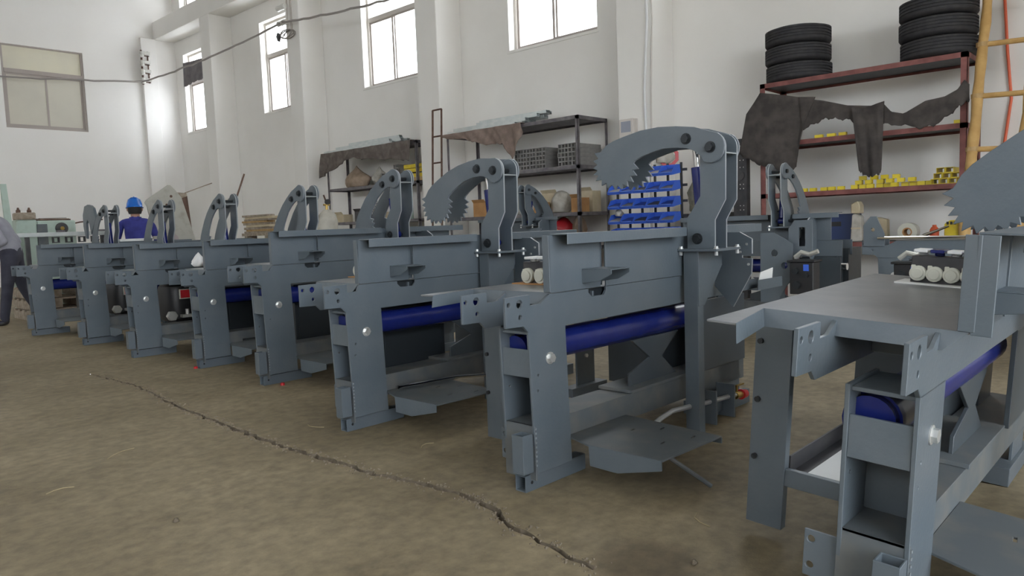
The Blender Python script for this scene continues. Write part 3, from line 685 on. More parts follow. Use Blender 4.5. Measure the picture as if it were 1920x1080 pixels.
cloth('felt', 'ragged dark felt strip hanging midway along the red rack',
      [drape('', '', [(3.26, 2.51), (3.14, 2.47), (3.00, 2.50), (2.88, 2.53)], [(3.16, 1.72), (3.12, 1.66), (3.02, 1.63), (2.93, 1.66), (2.92, 1.70)], 9.79, .02, CLOTHD, seed=12, freq=9, n=24)], CLOTHD)
cloth('felt', 'dark felt lying along the right half of the red rack shelf',
      [drape('', '', [(2.90, 2.50), (2.82, 2.40), (2.68, 2.36), (2.45, 2.48), (2.25, 2.50), (2.12, 2.56), (2.05, 2.66), (2.0, 2.60)], [(2.92, 2.26), (2.72, 2.23), (2.5, 2.17), (2.36, 2.18), (2.2, 2.28), (2.10, 2.36), (2.04, 2.40), (2.0, 2.42)], 9.86, .016, CLOTHD, seed=14, freq=8)], CLOTHD)

# yellow tube pieces on the red rack
def yellow_piece(x, y, z, L, w, h, ax, rz, lab):
    mb = MB(); mb.sqtube((-w/2 if ax != 'x' else -L/2, -L/2 if ax == 'y' else -w/2, 0), w, h, L, ax, .006)
    o = mb.build('tube_offcut', YEL, None, (x, y, z), rz, smooth=False)
    return tag(o, lab, 'tube', None)
rnd = random.Random(11)
LG = 'yellow painted tube offcuts heaped on the red rack shelf'
for k in range(5):
    tag(yellow_piece(9.99+rnd.uniform(-.02, .05), 3.93-.105*k-(.05 if k > 1 else 0), 1.502, .085, .05, .045, 'y', rnd.uniform(-.1, .1), 'yellow offcut, %s from the left at the left end of lower red shelf' % ORDS[k]), group='yellow offcuts at the left end')
heap = []
for k in range(20):
    row = 0 if k < 10 else (1 if k < 16 else 2)
    i = k if k < 10 else (k-10 if k < 16 else k-16)
    y = 3.30-.094*i*(1 if row == 0 else 1.3)-(.02+.05*row)
    heap.append((9.97+rnd.uniform(0, .10), y, 1.502+row*.052, 'yellow offcut, %s from the left in the %s layer of the long heap' % (ORDS[i], ['bottom', 'middle', 'top'][row])))
for (x, y, z, hl_) in heap:
    tag(yellow_piece(x, y, z, .082, .052, .050, 'y', rnd.uniform(-.12, .12), hl_), group='yellow offcuts in the long heap')
for r in range(3):
    for c in range(3 if r < 2 else 2):
        tag(yellow_piece(10.06, 2.36-.092*c-.03*r, 1.502+r*.064, .26, .088, .062, 'x', 0, 'yellow square tube, %s from the left, %s layer of the right end stack' % (ORDS[c], ['bottom', 'middle', 'top'][r])), group='yellow tubes stacked at the right end')
for (y, z, L) in ((3.72, 2.187, .10), (3.56, 2.187, .10), (2.12, 2.187, .10), (3.42, 2.187, .09)):
    tag(yellow_piece(9.96, y, z, L, .05, .04, 'y', 0, 'yellow offcut on the upper red rack shelf, %s' % {3.72: 'leftmost beside the felt', 3.56: 'second from the left', 3.42: 'third from the left', 2.12: 'at the far right end'}[y]), group='yellow offcuts behind the felt')
# lower red rack shelf
def lathe_thing(name, label, cat, prof, m, loc, ax='z', n=28, closed=False, **k):
    return tag(MB().lathe(prof, n=n, ax=ax, closed=closed).build(name, m, None, loc, **k), label, cat)
t = thing('paper_roll', 'white paper roll standing on edge on the bottom shelf of the red rack', 'roll', (9.98, 2.65, .943))
MB().lathe([(.055, -.07), (.11, -.07), (.11, .07), (.055, .07)], ax='x', n=30, closed=True).build('paper', CAPW, t)
MB().lathe([(.040, -.071), (.055, -.071), (.055, .071), (.040, .071)], ax='x', n=24, closed=True).build('core', CARD, t)
o = MB().prism([(-.02, 0), (.16, .02), (.16, .20), (.10, .24), (.02, .24), (-.02, .15)], 'x', -.05, .05).build('tool_case', YEL, None, (10.0, 2.10, .831), bevel=.008); tag(o, 'yellow tool case beside the orange bottle on the red rack', 'case')
for k in range(3): MB().box(-.056, -.050, .035+k*.038, .06+k*.038, .19, .225).build('slot_cover', BLACK, o)
t = lathe_thing('bottle', 'orange bottle standing right of the paper roll on the red rack', 'bottle', [(0, 0), (.045, 0), (.05, .01), (.05, .13), (.035, .16), (.022, .17), (.022, .19), (0, .19)], ORANGE, (9.98, 2.37, .831))
o = MB().tube([(0, .12, .0), (.0, .03, .05), (.0, -.10, .10), (.0, -.22, .15)], [.018, .020, .016, .012], 10).build('grease_gun', CHROME, None, (9.905, 2.42, .856)); tag(o, 'chrome grease gun lying against the orange bottle', 'tool')
for k, (y, w, h, x, lab) in enumerate(((3.27, .14, .36, 10.05, 'white wrapped parcel standing left on the bottom shelf of the red rack'), (3.06, .20, .30, 10.28, 'pale sheet parcel behind the wrapped parcel on the red rack'))):
    b = MB().prism([(-w/2, 0), (w/2, 0), (w/2-.02, h*.95), (w*.1, h), (-w/2+.01, h*.9)], 'x', -.06, .06).build('parcel', [BAGC, CARDP][k], None, (x, y, .831), bevel=.01); tag(b, lab, 'parcel')
    MB().box(-.063, -.06, -w/2+.01, w/2-.01, h*.45, h*.5).build('tape', CARDP, b)
o = MB().prism([(-.05, 0), (.06, 0), (.06, .12), (-.02, .16), (-.05, .1)], 'x', -.08, .08).build('parcel', CARDP, None, (10.06, 3.27, 1.19), bevel=.01); tag(o, 'cardboard piece on top of the white wrapped parcel', 'parcel')
o = MB().box(-.15, .15, -.28, .28, 0, .36).build('crate', mat('navy_crate', (.02, .04, .12), .5), None, (10.28, 3.62, .831), bevel=.008); tag(o, 'navy blue crate at the left of the bottom red rack shelf', 'crate'); MB().box(-.156, -.15, -.12, .12, .2, .26).build('hand_slot', BLACK, o)


# boxes, bags on the dark racks
def carton(label, loc, sx, sy, sz, m=CARD, rz=0., open_=True, group=None):
    t = thing('carton', label, 'box', loc, rz, group); w = .006
    b = MB(); b.box(-sx/2, sx/2, -sy/2, sy/2, 0, w); b.box(-sx/2, -sx/2+w, -sy/2, sy/2, w, sz); b.box(sx/2-w, sx/2, -sy/2, sy/2, w, sz); b.box(-sx/2+w, sx/2-w, -sy/2, -sy/2+w, w, sz); b.box(-sx/2+w, sx/2-w, sy/2-w, sy/2, w, sz)
    b.build('body', m, t, smooth=False)
    f = MB()
    f.prism([(-sx/2, sz), (-sx/2+.003, sz), (-sx/2-.05, sz+.06), (-sx/2-.053, sz+.06)], 'y', -sy/2+.005, sy/2-.005)
    f.build('flap', m, t, smooth=False)
    MB().box(-sx/2+w, sx/2-w, -sy/2+w, sy/2-w, sz-.03, sz-.012).build('contents', BAGC, t)
    return t
def blob(name, label, cat, loc, rx, ry, rz_, m, seed=0, amp=.18, tip=0., n=20, k=12):
    rnd = random.Random(seed); ph = [rnd.uniform(0, 6) for _ in range(6)]; mb = MB(); vs = []; fs = []
    for i in range(k+1):
        v = i/k; a = math.pi*v
        for j in range(n):
            b = 2*math.pi*j/n
            rr = 1+amp*(math.sin(3*b+ph[0]+2*a)+.7*math.sin(5*b+ph[1]-3*a)+.6*math.sin(7*a+ph[2]+b))*math.sin(a)
            x = math.sin(a)*math.cos(b)*rr; y = math.sin(a)*math.sin(b)*rr; z = -math.cos(a)
            if z < -.6: z = -.6-(z+.6)*.05
            if tip and z > 0: x *= 1-tip*z; y *= 1-tip*z
            vs.append((x*rx, y*ry, (z+.62)*rz_))
    for i in range(k):
        for j in range(n): fs.append((i*n+j, i*n+(j+1) % n, (i+1)*n+(j+1) % n, (i+1)*n+j))
    return tag(mb.add(vs, fs).build(name, m, None, loc, ang=75), label, cat)
carton('open brown carton at the left end of the low shelf under the tube bundles', (10.12, 10.05, 1.386), .30, .34, .26)
carton('small brown carton beside the pale tape roll on the rack low shelf', (10.2, 9.70, 1.386), .26, .22, .29)
carton('orange brown carton left of the clear bag on the low rack shelf', (10.1, 8.62, 1.386), .24, .18, .20)
carton('pale carton behind the clear bag on the low rack shelf', (10.42, 8.60, 1.386), .24, .36, .36, CARDP)
carton('orange brown carton right of the rack post on the low shelf', (10.15, 7.80, 1.386), .22, .22, .24)
carton('pale brown carton behind the orange brown one near the rack post', (10.50, 7.84, 1.386), .24, .26, .36, CARDP)
blob('clear_bag', 'crumpled clear bag of parts in the middle of the low rack shelf', 'bag', (10.2, 8.25, 1.386), .16, .2, .24, BAGC, 1)
blob('clear_bag', 'crumpled clear bag between the cartons at left of the low rack shelf', 'bag', (10.2, 9.22, 1.386), .15, .16, .26, BAGC, 2, tip=.3)
t = thing('paper_roll', 'pale tape roll standing beside the brown carton on the rack', 'roll', (10.0, 9.56, 1.506))
MB().lathe([(.05, -.05), (.12, -.05), (.12, .05), (.05, .05)], ax='x', n=26, closed=True).build('paper', CAPW, t)
blob('red_bag', 'red bag on the lowest visible shelf of the tube rack', 'bag', (10.36, 8.35, .801), .14, .2, .32, RED, 4)
blob('yellow_sack', 'yellow sack in front of the red bag on the tube rack', 'bag', (10.02, 8.33, .801), .045, .25, .2, mat('yellow_sack', (.5, .36, .10), .8), 5)
blob('paper_sack', 'brown sack right of the rack post on the lowest shelf', 'bag', (10.15, 7.83, .801), .14, .11, .33, BAGP, 6)



blob('paper_sack', 'tied brown paper sack on the middle shelf of the cloth covered rack', 'bag', (10.45, 14.55, 2.211), .20, .42, .32, BAGP, 7, tip=.95, amp=.10)
blob('clear_bag', 'white plastic bag right of the paper sack on the cloth covered rack', 'bag', (10.5, 13.75, 2.211), .16, .2, .27, BAGC, 8, tip=.8)
tube_me = MB().sqtube((0, 0, 0), .075, .075, .5, 'x', .007).mesh('square_tube', TUBED, smooth=False)
for r in range(3):
    for c in range(4):
        o = link('square_tube', tube_me, None, (10.19, 13.22-.077*c, 2.211+.077*r)); tag(o, 'tube stub, %s from the left, %s row up, left stack on cloth covered rack' % (ORDS[c], ORDS[r]), 'tube', 'dark tube stubs on the cloth covered rack')
for r in range(5):
    for c in range(3 if r < 4 else 2):
        o = link('square_tube', tube_me, None, (10.19, 12.78-.077*c, 2.211+.077*r)); tag(o, 'dark tube, %s from the left, %s row up, stack beside yellow tubes' % (ORDS[c], ORDS[r]), 'tube', 'dark tubes beside the yellow tubes')
for k, (z, y) in enumerate(((2.211, 12.28), (2.29, 12.36), (2.40, 12.42), (2.49, 12.45))):
    o = MB().sqtube((0, -.42, 0), .09, .075, .62, 'y', .007).build('yellow_tube', YEL if k else WOODO, None, (10.2+.02*k, y-.06, z), smooth=False); tag(o, ['ochre', 'yellow', 'yellow', 'yellow'][k]+' tube stacked %s beside the pillar on the cloth covered rack' % ['lowest', 'second lowest', 'third', 'topmost'][k], 'tube')
for k in range(4): tag(carton('%s brown carton on the lower shelf of the cloth covered rack' % ['leftmost', 'second', 'third', 'rightmost'][k], (10.35, 15.0-k*.75, 1.421), .26, .3, .18+.05*(k % 2), [CARDP, BLACKM, CARDP, GREENM][k]), cat='box')
ms = MB()
for k in range(9): ms.cyl((0, k*.035, 0), (0, k*.035, .5), .006, 6); ms.cyl((0, -.01, .02+k*.057), (0, .30, .02+k*.057), .006, 6)
o = ms.build('wire_basket', BLACKM, None, (10.12, 13.4, 1.425)); tag(o, 'dark wire mesh panel standing behind a lowered clamp on the cloth covered rack', 'panel')

# ------------------------------------------------------------------ blue bins
BINL = mat('blue_bin_rim', (.11, .22, .72), .4)
def bin_tree(label, loc):
    t = thing('storage_bin', label, 'bin', loc, 0, 'blue storage bins on the bin rack')
    w, d, h = .207, .22, .118
    b = MB(); q = .004
    b.box(0, d, -w/2, w/2, 0, q); b.box(d-q, d, -w/2, w/2, q, h)
    sd = [(0, q), (d-q, q), (d-q, h), (.085, h), (.0, h*.36), (-.014, h*.36)]
    b.prism(sd, 'y', -w/2, -w/2+q, (), 1); b.prism(sd, 'y', w/2-q, w/2, (), 1)
    b.prism([(0, q), (q, q), (-.010, h*.34), (-.016, h*.34)], 'y', -w/2+q, w/2-q)
    b.build('body', [BINB, BINL], t, smooth=False)
    l = MB(); l.box(-.026, -.012, -w/2+.02, w/2-.02, h*.28, h*.37); l.build('lip', BINL, t, bevel=.002)
    MB().prism([(.012, q+.001), (d-.01, q+.001), (d-.01, h*.50), (.06, h*.44), (.0, h*.32)], 'y', -w/2+q+.002, w/2-q-.002).build('contents', BLACKM, t)  # fill added to make the bin interior look darker
    return t
t = thing('bin_rack', 'black louvred rack carrying rows of blue storage bins', 'rack', (8.90, 5.82, 0))
for y in (-.52, -.31, -.10, .12, .33, .54): MB().box(.27, .295, y-.014, y+.014, 0, 1.98).build('upright', BLACKM, t)
for z in (.98, 1.18, 1.385, 1.60, 1.81): MB().box(.245, .27, -.62, .62, z+.05, z+.085).build('louvre_rail', BLACKM, t)
MB().box(.05, .45, -.62, .62, 0, .03).build('base', BLACKM, t)
rows = [(1.80, [0, 1], 'top'), (1.585, range(5), 'second'), (1.372, range(5), 'third'), (1.16, range(5), 'fourth'), (.95, range(5), 'lowest')]
CONT = {}; BLUESHADE = mat('shade_blue_fill', (.02, .05, .26), .5)  # deep blue fill stands in for shade inside the bins
proto = None
for (z, cols, nm) in rows:
    for c in cols:
        lb = 'blue storage bin, number %d from the right in the %s row of the bin rack' % (c+1, nm)
        lc = (8.90, 5.375+c*.215, z)
        if proto is None: proto = bin_tree(lb, lc); o = proto
        else: o = copy_tree(proto)
        ct = [ch for ch in o.children if ch.name.startswith('contents')][0]
        ct.data = CONT.setdefault((c*3+len(nm)) % 4, ct.data.copy()); ct.data.materials[0] = [BLACKM, BLUESHADE, TUBED, BLUESHADE][(c*3+len(nm)) % 4]
        o.location = lc; o.rotation_euler = (0, R(-9), 0); o['label'] = ['rightmost', 'second from right', 'middle', 'second from left', 'leftmost'][c]+' blue bin in the %s row of the bin rack' % nm
blob('clear_bag', 'clear bag lying in the leftmost blue bin of the fourth row', 'bag', (9.02, 6.235, 1.272), .05, .055, .07, BAGC, 21)
# dark boxes right of the bins
for k, (y, z, h, lab) in enumerate(((5.62, 0, 1.18, 'tall dark cabinet behind and right of the blue bins'),)):
    o = MB().box(-.25, .25, -.38, .38, 0, h+.10).build('cabinet', BLACKM, None, (10.5, 5.55, 0), bevel=.006); tag(o, lab, 'cabinet'); MB().box(-.256, -.25, -.36, .36, .05, h+.05).build('door', BLACKM, o, bevel=.003); MB().box(-.27, -.256, -.30, -.28, .6, .75).build('handle', ZINC, o)
blob('clear_bag', 'clear bag of grey parts on the dark cabinet right of the bins', 'bag', (10.36, 5.62, 1.285), .06, .22, .36, mat('murky_bag', (.12, .115, .09), .3, 0, (.25, .24, .19), 12, .3), 22)
carton('brown carton behind the bag above the dark cabinet', (10.6, 5.62, 1.285), .20, .34, .62, mat('dark_card', (.16, .07, .05), .8))
blob('clear_bag', 'clear bag with tag on top of the brown carton by the bins', 'bag', (10.6, 5.62, 1.905), .12, .16, .24, BAGC, 23, tip=.5)
pp = thing('perforated_post', 'dark perforated steel post left of the red rack', 'post', (10.05, 4.86, 0))
hol = []
for z in (1.30, 1.36, 1.6, 1.66, 1.9, 2.0, 2.1, 2.2):
    for y in (-.05, .0, .05): hol.append(circ(y, z, .009, 6))
MB().prism([(-.10, 0), (.10, 0), (.10, 2.3), (-.10, 2.3)], 'x', -.006, 0, hol).build('web', BLACKM, pp, smooth=False)
MB().box(0, .10, -.10, -.094, 0, 2.3).build('flange', BLACKM, pp); MB().box(0, .10, .094, .10, 0, 2.3).build('flange', BLACKM, pp)
MB().cyl((-.007, .0, 1.78), (-.03, 0, 1.78), .07, 20).build('boss', BLACKM, pp)
# wall fittings
t = thing('meter_box', 'small cream electric box with grey window on the pillar above blue bins', 'electric box', (XF-.001, 6.80, 2.61))
MB().box(-.09, 0, -.13, .13, -.15, .21).build('case', FRAMEW, t, bevel=.006); MB().box(-.096, -.09, -.09, .09, -.0, .17).build('window_pane', mat('grey_window', (.25, .27, .33), .3), t); MB().box(-.08, -.01, -.17, -.13, -.15, .2).build('cable_duct', FRAMEW, t)
t = thing('wall_reflector', 'red octagonal reflector in clear bag hung by the pillar above blue bins', 'reflector', (10.42, 6.24, 2.19), R(40))
MB().prism(arc(0, 0, .17, 22.5, 382.5, 8)[:-1], 'x', -.02, .0, [arc(0, 0, .115, 22.5, 382.5, 8)[:-1]]).build('red_ring', RED, t, bevel=.003)
MB().tube([(.0, .0, .16), (.02, .0, .20), (.10, .10, .20)], .006, 6).build('hook', RUST, t)
q = blob('bag_wrap', None, None, (-.06, .08, -.10), .05, .14, .16, BAGC, 30); q.parent = t
for k, (y0_, dx) in enumerate(((6.50, .0), (6.43, .03))):
    q = MB().tube([(XF-.025, y0_-.07+.01*k, 7.4), (XF-.025, y0_-.06, 5.6), (XF-.025, y0_-.09-.02*k, 4.3), (XF-.03, y0_-.02-.05*k, 3.2), (XF-.03, y0_-.06, 1.9), (XF-.03, y0_-.05, .1)], .02 if k == 0 else .012, 8).build('conduit', WHITEP if k == 0 else FRAMEW, None)
    tag(q, ['thick white hose running down the pillar above the rack', 'thin cream cable beside the white hose on the pillar'][k], 'hose')

# ------------------------------------------------------------------ far end of the hall
t = thing('machine_tool', 'pale green enamelled machine tool behind the farthest grey frame', 'machine', (4.0, 15.0, 0))
MB().prism([(-.42, 0), (-.12, 0), (-.12, 1.60), (-.42, 1.60)], 'x', -.45, -.15).build('headstock', GREENM, t, bevel=.02)
MB().box(-.15, .45, -.40, .30, 0, 1.58).build('cabinet_body', GREENM, t, bevel=.02)
MB().box(-.155, .0, -.43, -.40, .6, 1.52).build('grey_door', DUSTY, t, bevel=.004)
MB().box(-.43, -.16, -.44, -.12, 1.60, 1.72).build('gearbox', WOODG, t, bevel=.015)
for dx in (-.38, -.22): MB().lathe([(0, 1.72), (.035, 1.72), (.035, 1.76), (.018, 1.78), (.018, 1.80), (0, 1.81)], (dx, -.3, 0), 10).build('oil_cup', RUST, t)
w = MB().lathe([(.03, -.02), (.09, -.02), (.10, -.01), (.10, .01), (.09, .02), (.03, .02)], (.22, -.42, 1.44), 24, 'y', True).build('handwheel', BLACKM, t)
MB().cyl((.22, -.40, 1.44), (.22, -.47, 1.44), .032, 14).build('wheel_hub', BRASS, w)
rnd = random.Random(5)
for k in range(7):
    a = rnd.uniform(-.12, .12); L = rnd.uniform(.16, .27)
    o = MB().box(-L, L, -.016, .016, 0, .025+.012*(k % 3)).build('scrap_bar', [RUST, WOODG, RACK][k % 3], None, (4.13+rnd.uniform(-.04, .04), 14.67+.085*k, 1.581), a, bevel=.004)
    tag(o, '%s scrap bar %s on top of the pale green machine tool' % (['rusty', 'grey', 'dark'][k % 3], ['nearest', 'second nearest', 'third', 'fourth', 'fifth', 'sixth', 'farthest'][k]), 'bar', 'scrap bars on the green machine tool')
t0 = t
t = thing('steel_bar', 'long pale steel bar on stands in front of the green machine tool', 'bar', (4.2, 14.25, 0))
MB().box(-.75, .68, -.04, .04, 1.30, 1.37).build('bar_body', TUBE, t, bevel=.004)
for x in (-.6, .55): MB().box(x-.03, x+.03, -.03, .03, 0, 1.30).build('stand', BLACKM, t)
for x in (-.18, .02, .22, .42):
    MB().sqtube((x-.05, -.04, 1.19), .10, .10, .08, 'y', .016).build('square_ring', BLACKM, t)
for x in (-.10, .55): MB().box(x-.06, x+.06, -.04, .04, 1.37, 1.40).build('clamp_block', RACK, t, bevel=.006)
o = MB().prism([(-.11, 0), (.03, 0), (-.09, 2.18), (-.17, 2.18)], 'y', -.03, .03).build('leaning_post', GREENM, None, (3.50, 14.42, 0)); tag(o, 'pale leaning post at the left edge behind the man in grey', 'post')
MB().tube([(.38, -.1, 1.50), (.62, -.08, 1.55), (1.0, -.09, 1.59)], .012, 8).build('control_rod', RUST, t0)
# slatted pallets on the floor behind the grey-jacketed man
for k in range(3):
    t = thing('pallet', '%s grey timber pallet of the stack behind the grey-jacketed man' % ['lowest', 'middle', 'topmost'][k], 'pallet', (3.72, 13.72, k*.17), 0, 'grey pallets at the far left')
    for j in range(4): MB().box(-.42, .42, -.42+.25*j, -.28+.25*j, .13, .155).build('slat', WOODG, t)
    for j in range(3): MB().box(-.41+.36*j, -.31+.36*j, -.42, .47, 0, .13).build('bearer', WOODG, t)
# leaning guard, rusty frame, stick
t = thing('sheet_guard', 'large pale grey sheet guard leaning behind the man in blue helmet', 'guard', (5.20, 12.4, 0))
MB().prism([(-.37, 1.72), (-.40, 1.78), (-.36, 1.83), (-.02, 2.06), (.02, 2.06), (.10, 1.98), (.19, 1.86), (.36, 1.22), (.55, 0), (-.10, 0), (-.28, 1.22)], 'y', 0, .03).build('sheet', PLATEG, t, bevel=.003)
for (x, z) in ((-.06, 1.74), (.02, 1.88), (-.2, 1.66)): MB().cyl((x, 0, z), (x, -.006, z), .022, 10).build('rust_hole', RUST, t)
t = thing('rusty_frame', 'rusty angle steel frame standing right of the pale sheet guard', 'frame', (5.60, 12.7, 0))
MB().prism([(-.10, 1.90), (0, 1.96), (.02, 1.90), (.16, 0), (.09, 0)], 'y', 0, .05).build('leg', RUST, t, bevel=.003)
MB().prism([(-.36, 1.90), (-.34, 1.98), (.0, 1.95), (.01, 1.90), (-.1, 1.86)], 'y', -.02, .04).build('cross_arm', WOODG, t, bevel=.003)
MB().prism([(-.26, 1.88), (-.06, 1.84), (-.04, 1.55), (-.20, 1.66)], 'y', .01, .03).build('gusset', RUST, t)
MB().box(.05, .24, -.03, .06, 0, .03).build('foot', RUST, t)
MB().cyl((-.02, .03, 1.95), (.48, .03, 2.13), .008, 8).build('welding_stick', WOODG, t)
# planks
t = thing('trestle', 'low timber trestle under the plank pile by the wall', 'trestle', (8.5, 15.6, 0))
for y in (-.45, .45): MB().box(-.12, .12, y-.06, y+.06, 0, 1.18).build('leg', WOODG, t)
MB().box(-.14, .14, -.60, .60, 1.18, 1.24).build('beam', WOODG, t)
rnd = random.Random(9); z = 1.241
for k in range(9):
    h = rnd.choice((.03, .04, .05)); L = rnd.uniform(.5, .62)
    o = MB().box(-.10, .10, -L, L, 0, h).build('plank', [WOODG, WOODO, WOODG, CARDP][k % 4], None, (8.5+rnd.uniform(-.02, .02), 15.6+rnd.uniform(-.09, .09), z), rnd.uniform(-.06, .06), bevel=.003)
    tag(o, 'weathered plank, %s from the bottom of the pile on the trestle' % ORDS[k], 'plank', 'planks piled by the wall'); z += h+.001
# gas cylinder
t = thing('gas_cylinder', 'pale gas cylinder with valve standing left of the cloth covered rack', 'cylinder', (6.2, 9.42, 0))
MB().lathe([(0, 0), (.14, 0), (.15, .02), (.15, 1.36), (.13, 1.44), (.08, 1.50), (.05, 1.53), (0, 1.53)], n=24).build('body', mat('pale_cylinder', (.46, .44, .38), .5, 0, (.36, .34, .29), 8), t)
g = MB(); g.cyl((0, 0, 1.53), (0, 0, 1.62), .02, 10); g.cyl((-.05, 0, 1.60), (.05, 0, 1.60), .014, 8); v_ = g.build('valve', BRASS, t)
MB().cyl((-.03, -.06, 1.64), (-.03, -.10, 1.64), .04, 14).build('pressure_gauge', BLACKM, v_); MB().tube([(0, 0, 1.62), (-.03, -.02, 1.68), (-.06, -.03, 1.74)], .012, 8).build('torch_hose', RUST, v_)
# ladders
t = thing('steel_ladder', 'narrow rusty steel ladder leaning beside the tube rack', 'ladder', (9.60, 10.95, 0))
for (a, b_) in (((0, .12, 0), (.08, -.02, 3.45)), ((0, -.16, 0), (.08, -.27, 3.45))):
    MB().tube([a, b_], .026, 4).build('rail', RUST, t, smooth=False)
for k in range(7):
    z = .42+.5*k+.03; f = z/3.45; MB().cyl((.08*f, .12-.14*f, z), (.08*f, -.16-.11*f, z), .016, 8).build('rung', RUST, t)
t = thing('bamboo_ladder', 'bamboo ladder leaning on the wall at the right of the red rack', 'ladder', (0, 0, 0))
def rail_at(z, r): return (8.88+.385*z, (1.90 if r == 0 else 1.42)+.004*z, z)
for r in (0, 1):
    pts = []; rad = []
    for k in range(23):
        z = k*.22; p = rail_at(z, r); pts.append((p[0]+random.uniform(-.006, .006), p[1]+random.uniform(-.006, .006), z)); rad.append(.060-.0006*k+(.006 if k % 2 else -.002))
    MB().tube(pts, rad, 12).build('rail', BAMBOO, t)
for k in range(8):
    z = .62+.60*k; p, q = rail_at(z+.03, 0), rail_at(z, 1); MB().cyl((p[0]-.01, p[1]+.05, p[2]), (q[0]-.01, q[1]-.06, q[2]), .030, 10).build('rung', BAMBOO, t)
    MB().lathe([(.060, -.025), (.070, -.025), (.070, .025), (.060, .025)], p, 10, 'z', True).build('lashing', WOODO, t)
o = MB().tube([(XW-.02, 1.84, 6), (XW-.03, 1.84, 3.7), (XW-.04, 1.80, 3.05), (XW-.03, 1.755, 2.5), (XW-.04, 1.80, 2.1), (XW-.03, 1.86, 1.6), (XW-.03, 1.82, .4)], .016, 8).build('rubber_hose', ORANGE, None); tag(o, 'orange rubber hose hanging on the wall behind the bamboo ladder', 'hose')

# ------------------------------------------------------------------ cables and insulators high up
def sag(a, b, s_, n=14, wob=.012, seed=1):
    rnd = random.Random(seed); return [(a[0]+(b[0]-a[0])*i/n+rnd.uniform(-wob, wob), a[1]+(b[1]-a[1])*i/n, a[2]+(b[2]-a[2])*i/n-s_*4*(i/n)*(1-i/n)+rnd.uniform(-wob, wob)) for i in range(n+1)]
A0, A1, A2, A3 = (3.5, 24.36, 5.66), (9.62, 24.26, 6.06), (XF-.25, 16.62, 6.30), (XF-.12, 11.55, 5.92)
for k, (a, b, s_, lab) in enumerate(((A0, A1, .04, 'sagging grey cable across the gable wall below its window transom'), (A1, A2, .10, 'sagging grey cable from the gable corner to the pillar insulators'), ((A2[0], A2[1]-.07, A2[2]+.01), A3, .06, 'grey cable running right from the pillar insulators past the second window'))):
    tag(MB().tube(sag(a, b, s_, 22, .014, k), .026, 8).build('cable', WIREM, None), lab, 'cable')
t = thing('insulator_rack', 'four white insulators on an iron bracket in the gable corner', 'insulators', (9.80, YB-.121, 6.1))
MB().box(-.10, -.05, -.03, 0, -.08, .98).build('iron_strap', RUST, t); MB().box(.10, .13, -.03, 0, -.02, .95).build('iron_strap', RUST, t)
for k in range(4):
    z = .02+.27*k
    MB().lathe([(0, -.09), (.05, -.09), (.065, -.04), (.05, 0), (.065, .04), (.05, .09), (0, .09)], (-.10, -.12, z), 14).build('insulator', CERAM, t)
    MB().box(-.05, .14, -.16, -.031, z-.005, z+.085).build('ceramic_block', CERAM, t, bevel=.01)
    MB().box(-.12, .16, -.03, -.001, z-.03, z-.006).build('iron_arm', RUST, t)
t = thing('insulator_rack', 'iron bracket with two long insulators and coiled wire on the pillar', 'insulators', (XF-.001, 16.62, 6.3))
MB().box(-.03, 0, -.14, -.08, -.25, .75).build('iron_strap', FRAMEW, t); MB().box(-.025, 0, .05, .08, -.2, .7).build('iron_strap', FRAMEW, t)
for z in (.05, .42): MB().lathe([(0, -.08), (.06, -.06), (.07, 0), (.06, .16), (.07, .28), (0, .30)], (-.13, .0, z), 14, 'y').build('insulator', CERAM, t)
MB().tube([(-.09+.06*math.cos(a*.8), -.04+.25*math.cos(a), -.24+.10*math.sin(a)) for a in [k*.5 for k in range(46)]], .014, 6).build('wire_coil', WIREM, t)
MB().tube([(-.12, .10, .02), (-.14, .14, -.08), (-.10, .06, -.15)], .009, 6).build('drop_wire', WIREM, t)
MB().prism([(.0, .0), (.07, .09), (.13, .0), (.07, -.12)], 'x', -.17, -.10).build('junction_block', BLACKM, t, loc=(0, .24, -.24))
# cloth over the last window's upper light
cloth('cloth', 'grey cloth hung across the top of the farthest window', [drape('', '', [(24.06, 6.74), (23.5, 6.70), (22.6, 6.66), (22.1, 6.66)], [(24.1, 5.98), (23.6, 6.03), (22.9, 6.06), (22.1, 6.02)], XW-.035, .02, CLOTHG, seed=31, freq=16)], mat('grey_window_cloth', (.13, .12, .125), .9, 0, (.18, .165, .17), 6, .2))

# ------------------------------------------------------------------ small loose things
def on_m8(p):
    a = R(-2.0); return (2.649+p[0]*math.cos(a)-p[1]*math.sin(a), 11.077+p[0]*math.sin(a)+p[1]*math.cos(a), p[2])
zr = 1.150+.02+.0065
o = MB().box(-.20, .20, -.045, .045, 0, .035).build('pale_board', PAPER, None, on_m8((1.42, -.05, zr)), R(-2), bevel=.004); tag(o, 'pale flat block lying on the rail of the farthest frame', 'board')
t = thing('angle_grinder', 'dusty angle grinder with round guard lying on the farthest rail', 'grinder', on_m8((1.88, -.05, zr)), R(-2))
g = MB(); g.cyl((-.14, 0, .04), (.02, 0, .045), .03, 14); g.box(-.20, -.12, -.022, .022, .015, .06); g.build('body', PLATEG, t, bevel=.003)
MB().prism(arc(.06, .0, .085, 0, 180, 14), 'y', -.025, .0).build('disc_guard', PINK, t); MB().cyl((.06, .002, .045), (.06, .012, .045), .045, 18).build('disc', WIREM, t)
blob('plastic_wrap', 'crumpled white plastic on the deck of the fifth grey frame', 'wrap', (3.325, 7.36, .904), .055, .05, .09, WHITEP, 41, tip=.7, amp=.3)
